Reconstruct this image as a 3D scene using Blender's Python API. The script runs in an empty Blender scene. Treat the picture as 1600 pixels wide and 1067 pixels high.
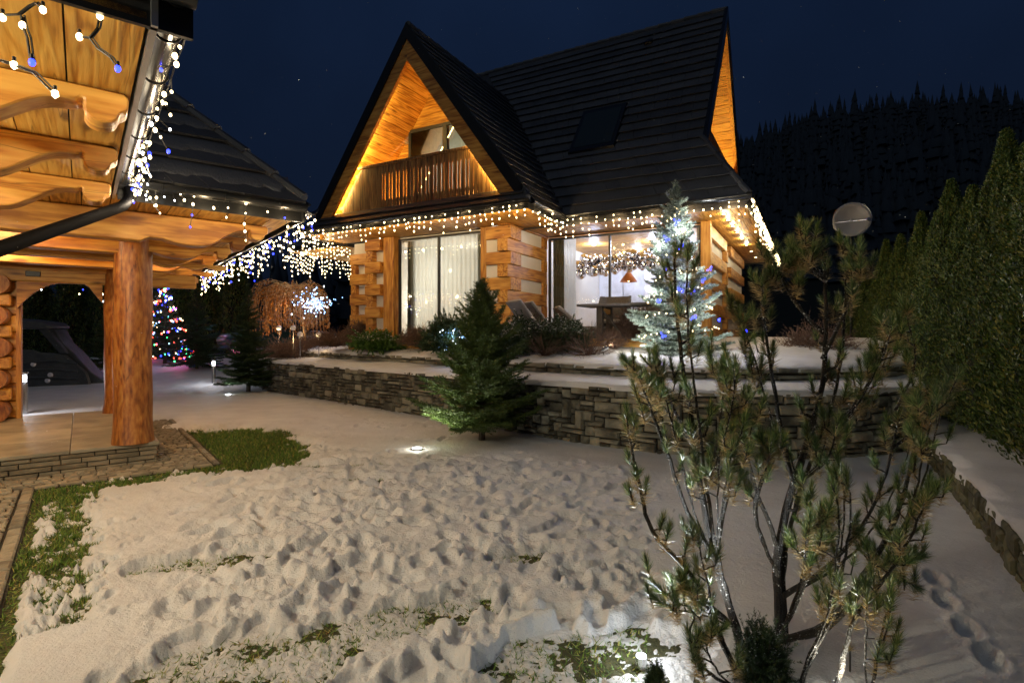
import bpy, bmesh, math, random
import numpy as np
from mathutils import Vector, Matrix
random.seed(7); np.random.seed(7)
R = math.radians
S = bpy.context.scene
COL = S.collection
# ------------------------------------------------------------------ camera, sky, exposure
EYE = 1.6; FP = 853.0; HY = 522.0          # eye height, focal length and horizon row on a 1600 px wide frame
cam_d = bpy.data.cameras.new('camera'); cam = bpy.data.objects.new('camera', cam_d); COL.objects.link(cam)
cam.location = (0, 0, EYE); cam.rotation_euler = (R(90), 0, 0)
cam_d.sensor_width = 36; cam_d.lens = FP / 1600 * 36; cam_d.shift_y = -(533.5 - HY) / 1600
cam_d.clip_start = 0.05; cam_d.clip_end = 1500
S.camera = cam
W = bpy.data.worlds.new('World'); S.world = W; W.use_nodes = True
wt = W.node_tree; bg = wt.nodes['Background']
tc = wt.nodes.new('ShaderNodeTexCoord'); sx = wt.nodes.new('ShaderNodeSeparateXYZ')
cr = wt.nodes.new('ShaderNodeValToRGB'); cr.color_ramp.elements[0].position = 0.0
cr.color_ramp.elements[0].color = (.0030, .0048, .0100, 1)
cr.color_ramp.elements[1].position = .55; cr.color_ramp.elements[1].color = (.0050, .0118, .0330, 1)
nz = wt.nodes.new('ShaderNodeTexNoise'); nz.inputs['Scale'].default_value = 3.0; nz.inputs['Detail'].default_value = 4
mxw = wt.nodes.new('ShaderNodeMixRGB'); mxw.blend_type = 'MULTIPLY'; mxw.inputs[0].default_value = .55
wt.links.new(tc.outputs['Generated'], sx.inputs[0]); wt.links.new(sx.outputs['Z'], cr.inputs[0])
wt.links.new(tc.outputs['Generated'], nz.inputs['Vector'])
wt.links.new(cr.outputs[0], mxw.inputs[1]); wt.links.new(nz.outputs[0], mxw.inputs[2])
wt.links.new(mxw.outputs[0], bg.inputs['Color']); bg.inputs['Strength'].default_value = 1.3
S.view_settings.view_transform = 'Standard'; S.view_settings.look = 'None'
S.view_settings.exposure = 0.18; S.view_settings.gamma = 1
S.view_settings.use_curve_mapping = False
S.render.engine = 'CYCLES'
cy = S.cycles
cy.use_denoising = True; cy.max_bounces = 6; cy.diffuse_bounces = 3; cy.glossy_bounces = 3
cy.transmission_bounces = 4; cy.transparent_max_bounces = 12; cy.sample_clamp_indirect = 4; cy.sample_clamp_direct = 30
cy.caustics_reflective = False; cy.caustics_refractive = False
cy.use_light_tree = True

# faint wide glow of the overcast night sky (moon behind cloud)
sd = bpy.data.lights.new('moon', 'SUN'); sd.energy = .125; sd.angle = R(50); sd.color = (.92, 1.0, .95)
so = bpy.data.objects.new('moon', sd); COL.objects.link(so); so.rotation_euler = Vector((.42, .62, -.8)).to_track_quat('-Z', 'Y').to_euler()
WARM = (1.0, .62, .28); AMBER = (1.0, .50, .14); SOFT = (1.0, .92, .66); COOL = (.76, .80, 1.0)
def lamp(loc, watts, colour=WARM, r=.05, kind='POINT', aim=None, spot=None, blend=.5, parent=None, name='bulb_light'):
    d = bpy.data.lights.new(name, kind); d.energy = watts; d.color = colour
    if kind in ('POINT', 'SPOT'): d.shadow_soft_size = r
    if kind == 'SPOT': d.spot_size = R(spot); d.spot_blend = blend
    if kind == 'AREA': d.size = r
    o = bpy.data.objects.new(name, d); COL.objects.link(o); o.location = loc
    if aim is not None:
        v = Vector(aim) - Vector(loc); o.rotation_euler = v.to_track_quat('-Z', 'Y').to_euler()
    if parent: o.parent = parent
    return o
def at(px, py, Y): return Vector(((px - 800) / FP * Y, Y, EYE + (HY - py) * Y / FP))
def sstep(a, b, x):
    t = np.clip((x - a) / (b - a), 0, 1); return t * t * (3 - 2 * t)
# ------------------------------------------------------------------ object helpers
def tag(o, label=None, cat=None, group=None, kind=None):
    if label: o['label'] = label
    if cat: o['category'] = cat
    if group: o['group'] = group
    if kind: o['kind'] = kind
    return o
def empty(name, loc=(0, 0, 0), rz=0, label=None, cat=None, group=None):
    o = bpy.data.objects.new(name, None); COL.objects.link(o); o.location = loc; o.rotation_euler = (0, 0, rz)
    o.empty_display_size = .2
    return tag(o, label, cat, group)
def link(name, mesh, mat=None, parent=None, loc=None, rot=None, sc=None):
    o = bpy.data.objects.new(name, mesh); COL.objects.link(o)
    if mat is not None and len(mesh.materials) == 0:
        for m in (mat if isinstance(mat, (list, tuple)) else [mat]): mesh.materials.append(m)
    if parent: o.parent = parent
    if loc is not None: o.location = loc
    if rot is not None: o.rotation_euler = rot
    if sc is not None: o.scale = sc if isinstance(sc, (tuple, list, Vector)) else (sc, sc, sc)
    return o
def copy_tree(o, parent=None):
    c = o.copy(); COL.objects.link(c)
    if parent: c.parent = parent
    for ch in list(o.children): copy_tree(ch, c)
    return c
class MB:
    def __init__(s): s.v = []; s.f = []
    def add(s, vs, fs):
        n = len(s.v); s.v += [tuple(p) for p in vs]; s.f += [tuple(i + n for i in f) for f in fs]; return s
    def box(s, x0, x1, y0, y1, z0, z1):
        return s.add([(x0,y0,z0),(x1,y0,z0),(x1,y1,z0),(x0,y1,z0),(x0,y0,z1),(x1,y0,z1),(x1,y1,z1),(x0,y1,z1)],
                     [(0,3,2,1),(4,5,6,7),(0,1,5,4),(1,2,6,5),(2,3,7,6),(3,0,4,7)])
    def hexa(s, a, b):      # two matching quads
        return s.add(list(a) + list(b), [(3,2,1,0),(4,5,6,7),(0,1,5,4),(1,2,6,5),(2,3,7,6),(3,0,4,7)])
    def prism(s, poly, axis, d0, d1):
        """poly of 2-D points; axis x: (y,z), y: (x,z), z: (x,y)"""
        def P(p, d): return {'x': (d, p[0], p[1]), 'y': (p[0], d, p[1]), 'z': (p[0], p[1], d)}[axis]
        n = len(poly)
        return s.add([P(p, d0) for p in poly] + [P(p, d1) for p in poly],
                     [tuple(range(n - 1, -1, -1)), tuple(range(n, 2 * n))] + [(i, (i + 1) % n, (i + 1) % n + n, i + n) for i in range(n)])
    def tube(s, pts, rad, n=8, cap=True):
        pts = [Vector(p) for p in pts]; base = len(s.v); m = len(pts)
        rad = rad if isinstance(rad, (list, tuple)) else [rad] * m
        prev = None
        for i, p in enumerate(pts):
            d = (pts[min(i + 1, m - 1)] - pts[max(i - 1, 0)])
            d = d.normalized() if d.length > 1e-9 else Vector((0, 0, 1))
            if prev is None:
                a = d.orthogonal().normalized()
            else:
                a = prev - d * prev.dot(d); a = a.normalized() if a.length > 1e-6 else d.orthogonal().normalized()
            prev = a; b = d.cross(a)
            for k in range(n):
                t = 2 * math.pi * k / n; s.v.append(tuple(p + (a * math.cos(t) + b * math.sin(t)) * rad[i]))
        for i in range(m - 1):
            for k in range(n):
                k2 = (k + 1) % n; s.f.append((base + i*n + k, base + i*n + k2, base + (i+1)*n + k2, base + (i+1)*n + k))
        if cap:
            s.f.append(tuple(base + k for k in range(n - 1, -1, -1))); s.f.append(tuple(base + (m-1)*n + k for k in range(n)))
        return s
    def mesh(s, name, bev=0, smooth=False, seg=1):
        me = bpy.data.meshes.new(name); me.from_pydata(s.v, [], s.f); me.update()
        if bev:
            bm = bmesh.new(); bm.from_mesh(me)
            bmesh.ops.recalc_face_normals(bm, faces=bm.faces)
            es = [e for e in bm.edges if len(e.link_faces) == 2 and e.calc_face_angle(0) > .5]
            bmesh.ops.bevel(bm, geom=es, offset=bev, segments=seg, affect='EDGES', profile=.5, clamp_overlap=True)
            bm.to_mesh(me); bm.free()
        if smooth:
            me.polygons.foreach_set('use_smooth', [True] * len(me.polygons))
            try: me.set_sharp_from_angle(angle=R(38))
            except Exception: pass
        return me
    def build(s, name, mat, parent=None, bev=0, smooth=False, seg=1, **k):
        return link(name, s.mesh(name, bev, smooth, seg), mat, parent, **k)
def npmesh(name, V, F, mat=None, parent=None, smooth=False, midx=None, mats=None):
    V = np.asarray(V, dtype=np.float32); F = np.asarray(F, dtype=np.int32); k = F.shape[1]
    me = bpy.data.meshes.new(name)
    me.vertices.add(len(V)); me.vertices.foreach_set('co', V.ravel())
    me.loops.add(F.size); me.loops.foreach_set('vertex_index', F.ravel())
    me.polygons.add(len(F)); me.polygons.foreach_set('loop_start', np.arange(0, F.size, k, dtype=np.int32))
    try: me.polygons.foreach_set('loop_total', np.full(len(F), k, dtype=np.int32))
    except Exception: pass
    if mats:
        for m in mats: me.materials.append(m)
    if midx is not None: me.polygons.foreach_set('material_index', np.asarray(midx, dtype=np.int32))
    if smooth: me.polygons.foreach_set('use_smooth', np.ones(len(F), dtype=bool))
    me.update(calc_edges=True); me.validate()
    return link(name, me, mat, parent)
def gridfaces(nr, nc):
    i = np.arange(nr * nc).reshape(nr, nc)
    return np.stack([i[:-1, :-1], i[:-1, 1:], i[1:, 1:], i[1:, :-1]], -1).reshape(-1, 4)
# value noise in numpy
_T = np.random.RandomState(3).rand(256, 256)
def vnoise(x, y, s=1.0, o=0.0):
    x = x * s + o * 7.13 + 100.0; y = y * s + o * 3.77 + 100.0
    xi = np.floor(x).astype(int); yi = np.floor(y).astype(int); fx = x - xi; fy = y - yi
    fx = fx*fx*fx*(fx*(fx*6-15)+10); fy = fy*fy*fy*(fy*(fy*6-15)+10)
    a = _T[xi & 255, yi & 255]; b = _T[(xi+1) & 255, yi & 255]; c = _T[xi & 255, (yi+1) & 255]; d = _T[(xi+1) & 255, (yi+1) & 255]
    return (a*(1-fx)+b*fx)*(1-fy) + (c*(1-fx)+d*fx)*fy
def fbm(x, y, s, o=0, n=4):
    r = 0; a = 1; t = 0
    for k in range(n): r = r + a * vnoise(x, y, s * 2**k, o + k * 1.7); t += a; a *= .5
    return r / t
# ------------------------------------------------------------------ materials
def mat_new(name):
    m = bpy.data.materials.new(name); m.use_nodes = True; nt = m.node_tree
    return m, nt, nt.nodes['Principled BSDF']
def N(nt, t, **k):
    n = nt.nodes.new(t)
    for a, b in k.items():
        if a in n.inputs.keys() if hasattr(n.inputs, 'keys') else False: n.inputs[a].default_value = b
        else: setattr(n, a, b)
    return n
def ramp(nt, stops):
    r = nt.nodes.new('ShaderNodeValToRGB'); e = r.color_ramp.elements
    while len(e) < len(stops): e.new(.5)
    for i, (p, c) in enumerate(stops): e[i].position = p; e[i].color = (*c, 1) if len(c) == 3 else c
    return r
def simple(name, c, rough=.6, metal=0, spec=.5, var=0, scale=6, bump=0, bscale=30, coat=0):
    m, nt, b = mat_new(name); b.inputs['Base Color'].default_value = (*c, 1); b.inputs['Roughness'].default_value = rough
    b.inputs['Metallic'].default_value = metal; b.inputs['Specular IOR Level'].default_value = spec
    b.inputs['Coat Weight'].default_value = coat
    tc = nt.nodes.new('ShaderNodeTexCoord')
    if var:
        n = N(nt, 'ShaderNodeTexNoise', Scale=scale, Detail=5.0); oi = nt.nodes.new('ShaderNodeObjectInfo')
        ad = nt.nodes.new('ShaderNodeVectorMath'); ad.operation = 'ADD'
        mu = nt.nodes.new('ShaderNodeMath'); mu.operation = 'MULTIPLY'; mu.inputs[1].default_value = 31
        nt.links.new(oi.outputs['Random'], mu.inputs[0])
        nt.links.new(tc.outputs['Object'], ad.inputs[0]); nt.links.new(mu.outputs[0], ad.inputs[1]); nt.links.new(ad.outputs[0], n.inputs['Vector'])
        lo = tuple(max(0, x * (1 - var)) for x in c); hi = tuple(min(1, x * (1 + var)) for x in c)
        r = ramp(nt, [(.28, lo), (.72, hi)])
        sm = nt.nodes.new('ShaderNodeMath'); sm.operation = 'MULTIPLY_ADD'; sm.inputs[1].default_value = .35; 
        nt.links.new(oi.outputs['Random'], sm.inputs[0]); 
        s2 = nt.nodes.new('ShaderNodeMath'); s2.operation = 'SUBTRACT'; s2.inputs[1].default_value = .17
        nt.links.new(n.outputs[0], s2.inputs[0]); nt.links.new(s2.outputs[0], sm.inputs[2])
        nt.links.new(sm.outputs[0], r.inputs[0]); nt.links.new(r.outputs[0], b.inputs['Base Color'])
    if bump:
        n2 = N(nt, 'ShaderNodeTexNoise', Scale=bscale, Detail=6.0); bp = nt.nodes.new('ShaderNodeBump')
        bp.inputs['Strength'].default_value = min(1, bump); bp.inputs['Distance'].default_value = .02 * max(1, bump)
        nt.links.new(tc.outputs['Object'], n2.inputs['Vector']); nt.links.new(n2.outputs[0], bp.inputs['Height']); nt.links.new(bp.outputs[0], b.inputs['Normal'])
    return m
def wood(name, light, mid, dark, axis='x', fine=1.0, rough=.45, knot=.8, coat=.04, zs=.55, band=.14):
    m, nt, b = mat_new(name)
    tc = nt.nodes.new('ShaderNodeTexCoord'); oi = nt.nodes.new('ShaderNodeObjectInfo')
    mu = nt.nodes.new('ShaderNodeMath'); mu.operation = 'MULTIPLY'; mu.inputs[1].default_value = 47
    ad = nt.nodes.new('ShaderNodeVectorMath'); ad.operation = 'ADD'
    nt.links.new(oi.outputs['Random'], mu.inputs[0]); nt.links.new(tc.outputs['Object'], ad.inputs[0]); nt.links.new(mu.outputs[0], ad.inputs[1])
    mp = nt.nodes.new('ShaderNodeMapping'); f = 9 * fine
    mp.inputs['Scale'].default_value = {'x': (zs, f, f), 'y': (f, zs, f), 'z': (f, f, zs)}[axis]
    nt.links.new(ad.outputs[0], mp.inputs[0])
    n1 = N(nt, 'ShaderNodeTexNoise', Scale=.8, Detail=2.0, Distortion=.4); nt.links.new(mp.outputs[0], n1.inputs['Vector'])
    sn = nt.nodes.new('ShaderNodeMath'); sn.operation = 'MULTIPLY'; sn.inputs[1].default_value = 46; nt.links.new(n1.outputs[0], sn.inputs[0])
    si = nt.nodes.new('ShaderNodeMath'); si.operation = 'SINE'; nt.links.new(sn.outputs[0], si.inputs[0])
    n2 = N(nt, 'ShaderNodeTexNoise', Scale=5.0, Detail=4.0); nt.links.new(mp.outputs[0], n2.inputs['Vector'])
    ma = nt.nodes.new('ShaderNodeMath'); ma.operation = 'MULTIPLY_ADD'; ma.inputs[1].default_value = band; nt.links.new(si.outputs[0], ma.inputs[0]); nt.links.new(n2.outputs[0], ma.inputs[2])
    m2 = nt.nodes.new('ShaderNodeMath'); m2.operation = 'MULTIPLY_ADD'; m2.inputs[1].default_value = .22
    nt.links.new(oi.outputs['Random'], m2.inputs[0])
    m3 = nt.nodes.new('ShaderNodeMath'); m3.operation = 'SUBTRACT'; m3.inputs[1].default_value = .11; nt.links.new(ma.outputs[0], m3.inputs[0]); nt.links.new(m3.outputs[0], m2.inputs[2])
    r = ramp(nt, [(.27, dark), (.48, mid), (.72, light)]); nt.links.new(m2.outputs[0], r.inputs[0])
    mk = nt.nodes.new('ShaderNodeMapping'); g = 3.2
    mk.inputs['Scale'].default_value = {'x': (1.3, g*1.6, g*1.6), 'y': (g*1.6, 1.3, g*1.6), 'z': (g*1.6, g*1.6, 1.3)}[axis]; nt.links.new(ad.outputs[0], mk.inputs[0])
    vo = N(nt, 'ShaderNodeTexVoronoi', Scale=1.0); nt.links.new(mk.outputs[0], vo.inputs['Vector'])
    kr = ramp(nt, [(.07, (1, 1, 1)), (.17, (0, 0, 0))]); nt.links.new(vo.outputs['Distance'], kr.inputs[0])
    km = nt.nodes.new('ShaderNodeMath'); km.operation = 'MULTIPLY'; km.inputs[1].default_value = knot; nt.links.new(kr.outputs[0], km.inputs[0])
    mx = nt.nodes.new('ShaderNodeMixRGB'); mx.inputs[2].default_value = (*[c * .42 for c in dark], 1)
    nt.links.new(km.outputs[0], mx.inputs[0]); nt.links.new(r.outputs[0], mx.inputs[1])
    mc = nt.nodes.new('ShaderNodeMapping'); gc = 16 * fine ** .5
    mc.inputs['Scale'].default_value = {'x': (.7, gc, gc), 'y': (gc, .7, gc), 'z': (gc, gc, .7)}[axis]; nt.links.new(ad.outputs[0], mc.inputs[0])
    nc = N(nt, 'ShaderNodeTexNoise', Scale=.55, Detail=3.0); nt.links.new(mc.outputs[0], nc.inputs['Vector'])
    rc = ramp(nt, [(.395, (1, 1, 1)), (.404, (.30, .25, .2)), (.413, (1, 1, 1))]); nt.links.new(nc.outputs[0], rc.inputs[0])
    mm = nt.nodes.new('ShaderNodeMixRGB'); mm.blend_type = 'MULTIPLY'; mm.inputs[0].default_value = .85; nt.links.new(mx.outputs[0], mm.inputs[1]); nt.links.new(rc.outputs[0], mm.inputs[2])
    nl_ = N(nt, 'ShaderNodeTexNoise', Scale=1.6, Detail=2.0); nt.links.new(ad.outputs[0], nl_.inputs['Vector']); rl_ = ramp(nt, [(.3, (.72, .66, .60)), (.62, (1, 1, 1))]); nt.links.new(nl_.outputs[0], rl_.inputs[0])
    m5 = nt.nodes.new('ShaderNodeMixRGB'); m5.blend_type = 'MULTIPLY'; m5.inputs[0].default_value = .8; nt.links.new(mm.outputs[0], m5.inputs[1]); nt.links.new(rl_.outputs[0], m5.inputs[2])
    nt.links.new(m5.outputs[0], b.inputs['Base Color'])
    bp = nt.nodes.new('ShaderNodeBump'); bp.inputs['Strength'].default_value = .4; bp.inputs['Distance'].default_value = .008
    nt.links.new(ma.outputs[0], bp.inputs['Height']); nt.links.new(bp.outputs[0], b.inputs['Normal'])
    b.inputs['Roughness'].default_value = rough; b.inputs['Coat Weight'].default_value = coat; b.inputs['Coat Roughness'].default_value = .3
    return m
def glow(name, c, s):
    m, nt, b = mat_new(name); b.inputs['Base Color'].default_value = (.02, .02, .02, 1)
    b.inputs['Emission Color'].default_value = (*c, 1); b.inputs['Emission Strength'].default_value = s
    m.cycles.emission_sampling = 'NONE'
    return m
PL, PM, PD = (.74, .43, .095), (.60, .295, .046), (.34, .14, .018)
M = {}
for ax in 'xyz':
    M['pine_' + ax] = wood('pine_wood_' + ax, PL, PM, PD, ax)
    M['beam_' + ax] = wood('beam_wood_' + ax, (.70, .385, .080), (.57, .26, .042), (.33, .12, .018), ax, .45, .5, 1.0, band=.11)
M['log_z'] = wood('log_wood', (.52, .235, .055), (.36, .125, .026), (.17, .048, .010), 'z', .62, .5, 1.0, zs=1.6, band=.06)
M['deck'] = wood('balcony_wood', (.50, .27, .09), (.36, .17, .05), (.16, .07, .02), 'z', 1.2, .6)
M['plaster'] = simple('white_plaster', (.72, .70, .66), .85, var=.05, scale=3, bump=.2, bscale=60)
M['tile'] = simple('dark_roof_tile', (.074, .074, .077), .5, var=.35, scale=1.6, bump=.25, bscale=40)
M['tile_dark'] = simple('roof_underlay', (.03, .03, .032), .6)
M['metal_dark'] = simple('dark_metal', (.014, .015, .016), .3, metal=.3, spec=.5)
M['gutter'] = simple('gutter_metal', (.045, .048, .052), .2, metal=.85)
M['alu'] = simple('galvanised_metal', (.45, .46, .47), .35, metal=.9, var=.1)
M['steel'] = simple('brushed_steel', (.6, .6, .6), .25, metal=1)
M['frame'] = simple('anthracite_frame', (.035, .037, .04), .4, metal=.2)
M['matte'] = simple('matte_black_paint', (.004, .004, .0045), .7, spec=.05)
M['black'] = simple('black_cable', (.012, .012, .012), .5)
M['stone'] = simple('grey_sandstone', (.185, .178, .140), .85, var=.62, scale=5, bump=.9, bscale=28)
M['stone_moss'] = simple('mossy_stone', (.095, .092, .050), .9, var=.5, scale=7, bump=1.0, bscale=24)
M['stone_pale'] = simple('porch_stone', (.24, .20, .14), .8, var=.35, scale=6, bump=.7, bscale=30)
M['cobble'] = simple('cobble_stone', (.26, .225, .165), .75, var=.4, scale=8, bump=.6, bscale=50)
M['mortar'] = simple('dark_joint', (.022, .019, .015), .95, var=.3, bump=.5)
M['bark'] = simple('dark_bark', (.055, .042, .030), .7, var=.4, scale=20, bump=.9, bscale=60)
M['twig'] = simple('red_twig', (.105, .060, .042), .7, var=.4, scale=10)
M['birch'] = simple('pale_bark', (.36, .28, .20), .7, var=.4, scale=14, bump=.5)
M['snow'] = None
def snow_mat(name, c=(.74, .74, .755), gr=900, rough=.6, patch=None):
    m, nt, b = mat_new(name); tc = nt.nodes.new('ShaderNodeTexCoord')
    b.inputs['Roughness'].default_value = rough; b.inputs['Specular IOR Level'].default_value = .35
    n0 = N(nt, 'ShaderNodeTexNoise', Scale=2.3, Detail=6.0); nt.links.new(tc.outputs['Object'], n0.inputs['Vector'])
    r = ramp(nt, [(.3, tuple(x * .86 for x in c)), (.65, c)]); nt.links.new(n0.outputs[0], r.inputs[0]); nt.links.new(r.outputs[0], b.inputs['Base Color'])
    n1 = N(nt, 'ShaderNodeTexNoise', Scale=55.0, Detail=7.0, Roughness=.65); nt.links.new(tc.outputs['Object'], n1.inputs['Vector'])
    n2 = N(nt, 'ShaderNodeTexNoise', Scale=16.0, Detail=5.0); nt.links.new(tc.outputs['Object'], n2.inputs['Vector'])
    ad = nt.nodes.new('ShaderNodeMath'); ad.operation = 'ADD'; nt.links.new(n1.outputs[0], ad.inputs[0]); nt.links.new(n2.outputs[0], ad.inputs[1])
    bp = nt.nodes.new('ShaderNodeBump'); bp.inputs['Strength'].default_value = .85; bp.inputs['Distance'].default_value = .016
    nt.links.new(ad.outputs[0], bp.inputs['Height']); nt.links.new(bp.outputs[0], b.inputs['Normal'])
    return m
M['snow'] = snow_mat('snow')
M['lawn'] = simple('lawn_soil', (.060, .062, .022), .95, var=.5, scale=12, bump=.8, bscale=60)
def needle_mat(name, c, c2, rough=.5, trans=.0, spec=.4, var2=None):
    m, nt, b = mat_new(name); g = nt.nodes.new('ShaderNodeNewGeometry')
    r = ramp(nt, [(0, c), (1, c2)] if var2 is None else [(0, c), (.7, c2), (1, var2)]); nt.links.new(g.outputs['Random Per Island'], r.inputs[0]); nt.links.new(r.outputs[0], b.inputs['Base Color'])
    b.inputs['Roughness'].default_value = rough; b.inputs['Specular IOR Level'].default_value = spec
    return m
M['needle'] = needle_mat('spruce_needle', (.026, .046, .008), (.075, .125, .022))
M['needle_dark'] = needle_mat('dark_needle', (.020, .040, .016), (.045, .085, .028))
M['needle_blue'] = needle_mat('blue_spruce_needle', (.07, .11, .085), (.44, .55, .48), .5, var2=(.78, .84, .78))
M['needle_green'] = needle_mat('pine_needle_green', (.016, .050, .012), (.14, .22, .05), .32, spec=.6, var2=(.50, .48, .18))
M['needle_brown'] = needle_mat('pine_needle_old', (.17, .105, .036), (.60, .47, .21), .35, spec=.6)
M['thuja'] = needle_mat('thuja_leaf', (.015, .034, .007), (.085, .135, .026), .42, var2=(.21, .20, .045))
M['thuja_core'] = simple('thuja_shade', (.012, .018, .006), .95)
M['juniper'] = needle_mat('juniper_leaf', (.03, .085, .012), (.10, .20, .03))
M['brown_leaf'] = needle_mat('dry_leaf', (.22, .085, .020), (.46, .22, .055), .5)
M['grass'] = needle_mat('grass_blade', (.045, .095, .012), (.14, .26, .035), .6, var2=(.38, .32, .10))
M['twig_dry'] = needle_mat('dry_twig', (.09, .045, .03), (.24, .155, .11), .6)
M['glow_warm'] = glow('warm_led', (1, .76, .40), 9); M['glow_white'] = glow('white_led', (.85, .92, 1), 9)
M['glow_blue'] = glow('blue_led', (.02, .035, 1), 7); M['glow_sky'] = glow('ice_blue_led', (.25, .50, 1), 6)
M['glow_red'] = glow('red_led', (1, .05, .03), 14); M['glow_green'] = glow('green_led', (.05, 1, .25), 9)
def glass(name, refl=.10, tint=(1, 1, 1)):
    m = bpy.data.materials.new(name); m.use_nodes = True; nt = m.node_tree; nt.nodes.clear()
    o = nt.nodes.new('ShaderNodeOutputMaterial'); t = nt.nodes.new('ShaderNodeBsdfTransparent'); t.inputs[0].default_value = (*tint, 1)
    g = nt.nodes.new('ShaderNodeBsdfGlossy'); g.inputs['Roughness'].default_value = .02
    f = nt.nodes.new('ShaderNodeFresnel'); f.inputs[0].default_value = 1.5; mx = nt.nodes.new('ShaderNodeMixShader')
    a = nt.nodes.new('ShaderNodeMath'); a.operation = 'MULTIPLY'; a.inputs[1].default_value = refl * 10
    nt.links.new(f.outputs[0], a.inputs[0]); nt.links.new(a.outputs[0], mx.inputs[0]); nt.links.new(t.outputs[0], mx.inputs[1]); nt.links.new(g.outputs[0], mx.inputs[2]); nt.links.new(mx.outputs[0], o.inputs[0])
    return m
M['glass'] = glass('window_glass', .1, (.92, .95, .95))
def curtain_mat():
    m = bpy.data.materials.new('sheer_curtain'); m.use_nodes = True; nt = m.node_tree; nt.nodes.clear()
    o = nt.nodes.new('ShaderNodeOutputMaterial'); d = nt.nodes.new('ShaderNodeBsdfDiffuse'); d.inputs[0].default_value = (.74, .74, .72, 1)
    tr = nt.nodes.new('ShaderNodeBsdfTranslucent'); tr.inputs[0].default_value = (.80, .80, .76, 1)
    tp = nt.nodes.new('ShaderNodeBsdfTransparent'); a = nt.nodes.new('ShaderNodeMixShader'); a.inputs[0].default_value = .55
    b = nt.nodes.new('ShaderNodeMixShader'); b.inputs[0].default_value = .16
    nt.links.new(d.outputs[0], a.inputs[1]); nt.links.new(tr.outputs[0], a.inputs[2]); nt.links.new(a.outputs[0], b.inputs[1]); nt.links.new(tp.outputs[0], b.inputs[2]); nt.links.new(b.outputs[0], o.inputs[0])
    return m
M['curtain'] = curtain_mat()
M['drape'] = simple('dark_drape', (.16, .15, .11), .9, var=.2, scale=20)
M['cabinet'] = simple('white_lacquer', (.75, .74, .80), .3, var=.03)
M['marble'] = simple('marble_panel', (.62, .64, .72), .35, var=.35, scale=2.5)
M['rattan'] = simple('grey_rattan', (.15, .14, .14), .7, var=.3, scale=30, bump=.8, bscale=90)
M['cushion'] = simple('grey_cushion', (.42, .40, .41), .9, var=.1, scale=8)
M['copper'] = simple('copper_shade', (.55, .25, .13), .3, metal=1)
M['chrome'] = simple('chrome_ball', (.72, .70, .74), .08, metal=1)
M['plastic'] = simple('grey_play_plastic', (.055, .062, .066), .55, var=.3, scale=4, bump=.8, bscale=12)
M['carpaint'] = simple('dark_green_paint', (.02, .05, .045), .2, coat=.8)
M['carglass'] = simple('car_glass', (.02, .03, .03), .35, spec=.4)
M['rubber'] = simple('rubber', (.015, .015, .015), .8)
M['dish'] = simple('dish_grey', (.34, .33, .32), .45, metal=.2)
M['porch'] = None
# ------------------------------------------------------------------ frames of the two buildings
GP = Vector((-4.65, 6.7, 0)); GA = Vector((-.62, .785, 0)); GB = Vector((.785, .62, 0)); GROT = math.atan2(.62, .785)
HC = Vector((.305, 10.4, 0)); HROT = math.atan2(-.482, .876)
def gz(x, y):
    x = np.asarray(x, float); y = np.asarray(y, float)
    z = .085 * np.clip(y - 15.5, 0, 12) * sstep(6, -3, x + (y - 15) * .3)
    return z + .02 * np.clip(y - 27.5, 0, 60)
def gzf(x, y): return float(gz(x, y))
# ------------------------------------------------------------------ snow covered lawn
nr, nc = 470, 700
Yr = np.exp(np.linspace(math.log(1.2), math.log(24), nr)); Kc = np.linspace(-1.35, 1.35, nc)
GY = np.repeat(Yr[:, None], nc, 1); GX = GY * Kc[None, :]
def gab(x, y):
    dx = x - GP.x; dy = y - GP.y
    return dx * GA.x + dy * GA.y, dx * GB.x + dy * GB.y
def melt_mask(x, y):
    n = fbm(x, y, 1.6, 5, 4); n2 = fbm(x, y, 7.0, 9, 3)
    def el(cx, cy, rx, ry, ang):
        c, s = math.cos(ang), math.sin(ang); u = ((x-cx)*c + (y-cy)*s) / rx; v = (-(x-cx)*s + (y-cy)*c) / ry
        return 1 - np.sqrt(u*u + v*v)
    a, b = gab(x, y)
    m = el(-3.95, 7.85, 2.15, 1.0, 2.26) * 2.4
    m = np.maximum(m, el(-3.25, 6.85, 1.0, .45, .7) * 1.3)
    strip = 1 - np.abs(a + .98) / .42; strip = np.where((b > -.95) & (b < 1.6), strip, -1)           # along the front path
    m = np.maximum(m, strip * .9)
    strip2 = 1 - np.abs(b + .64 ) / .44; strip2 = np.where((a < -.7) & (a > -4.4), strip2 + .12*(a+1.9), -1)
    m = np.maximum(m, strip2 * .85 - .08)
    m = m + (n - .5) * 1.1 + (n2 - .5) * .7
    q = np.maximum.reduce([el(-1.25, 2.55, .62, .34, .5), el(-2.15, 3.75, .5, .16, .3), el(.35, 2.65, .55, .28, .1), el(-.55, 3.05, .75, .2, .35), el(.2, 3.9, .35, .14, .2), el(-1.75, 5.9, .8, .12, .1), el(-2.5, 6.5, .9, .16, .2)])
    q = q * 1.5 + (n - .5) * 1.3 + (n2 - .5) * 1.0 + .02
    m = m + (fbm(x, y, 22, 13, 2) - .5) * .8
    return np.maximum(np.clip(m * 1.5, 0, 1), np.clip(q * 2.2, 0, .74))
H = gz(GX, GY) + .055
melt = melt_mask(GX, GY)
T = sstep(.36, .26, GX / GY + .02 * GY) * sstep(7.2, 6.0, GY + .25 * GX) * sstep(-.95, -.45, GX / GY)
T = T * (.45 + .55 * sstep(.35, .6, fbm(GX, GY, .7, 2, 3)))
T = T * (.45 + .55 * sstep(-3.2, -1.2, GX))
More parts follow.
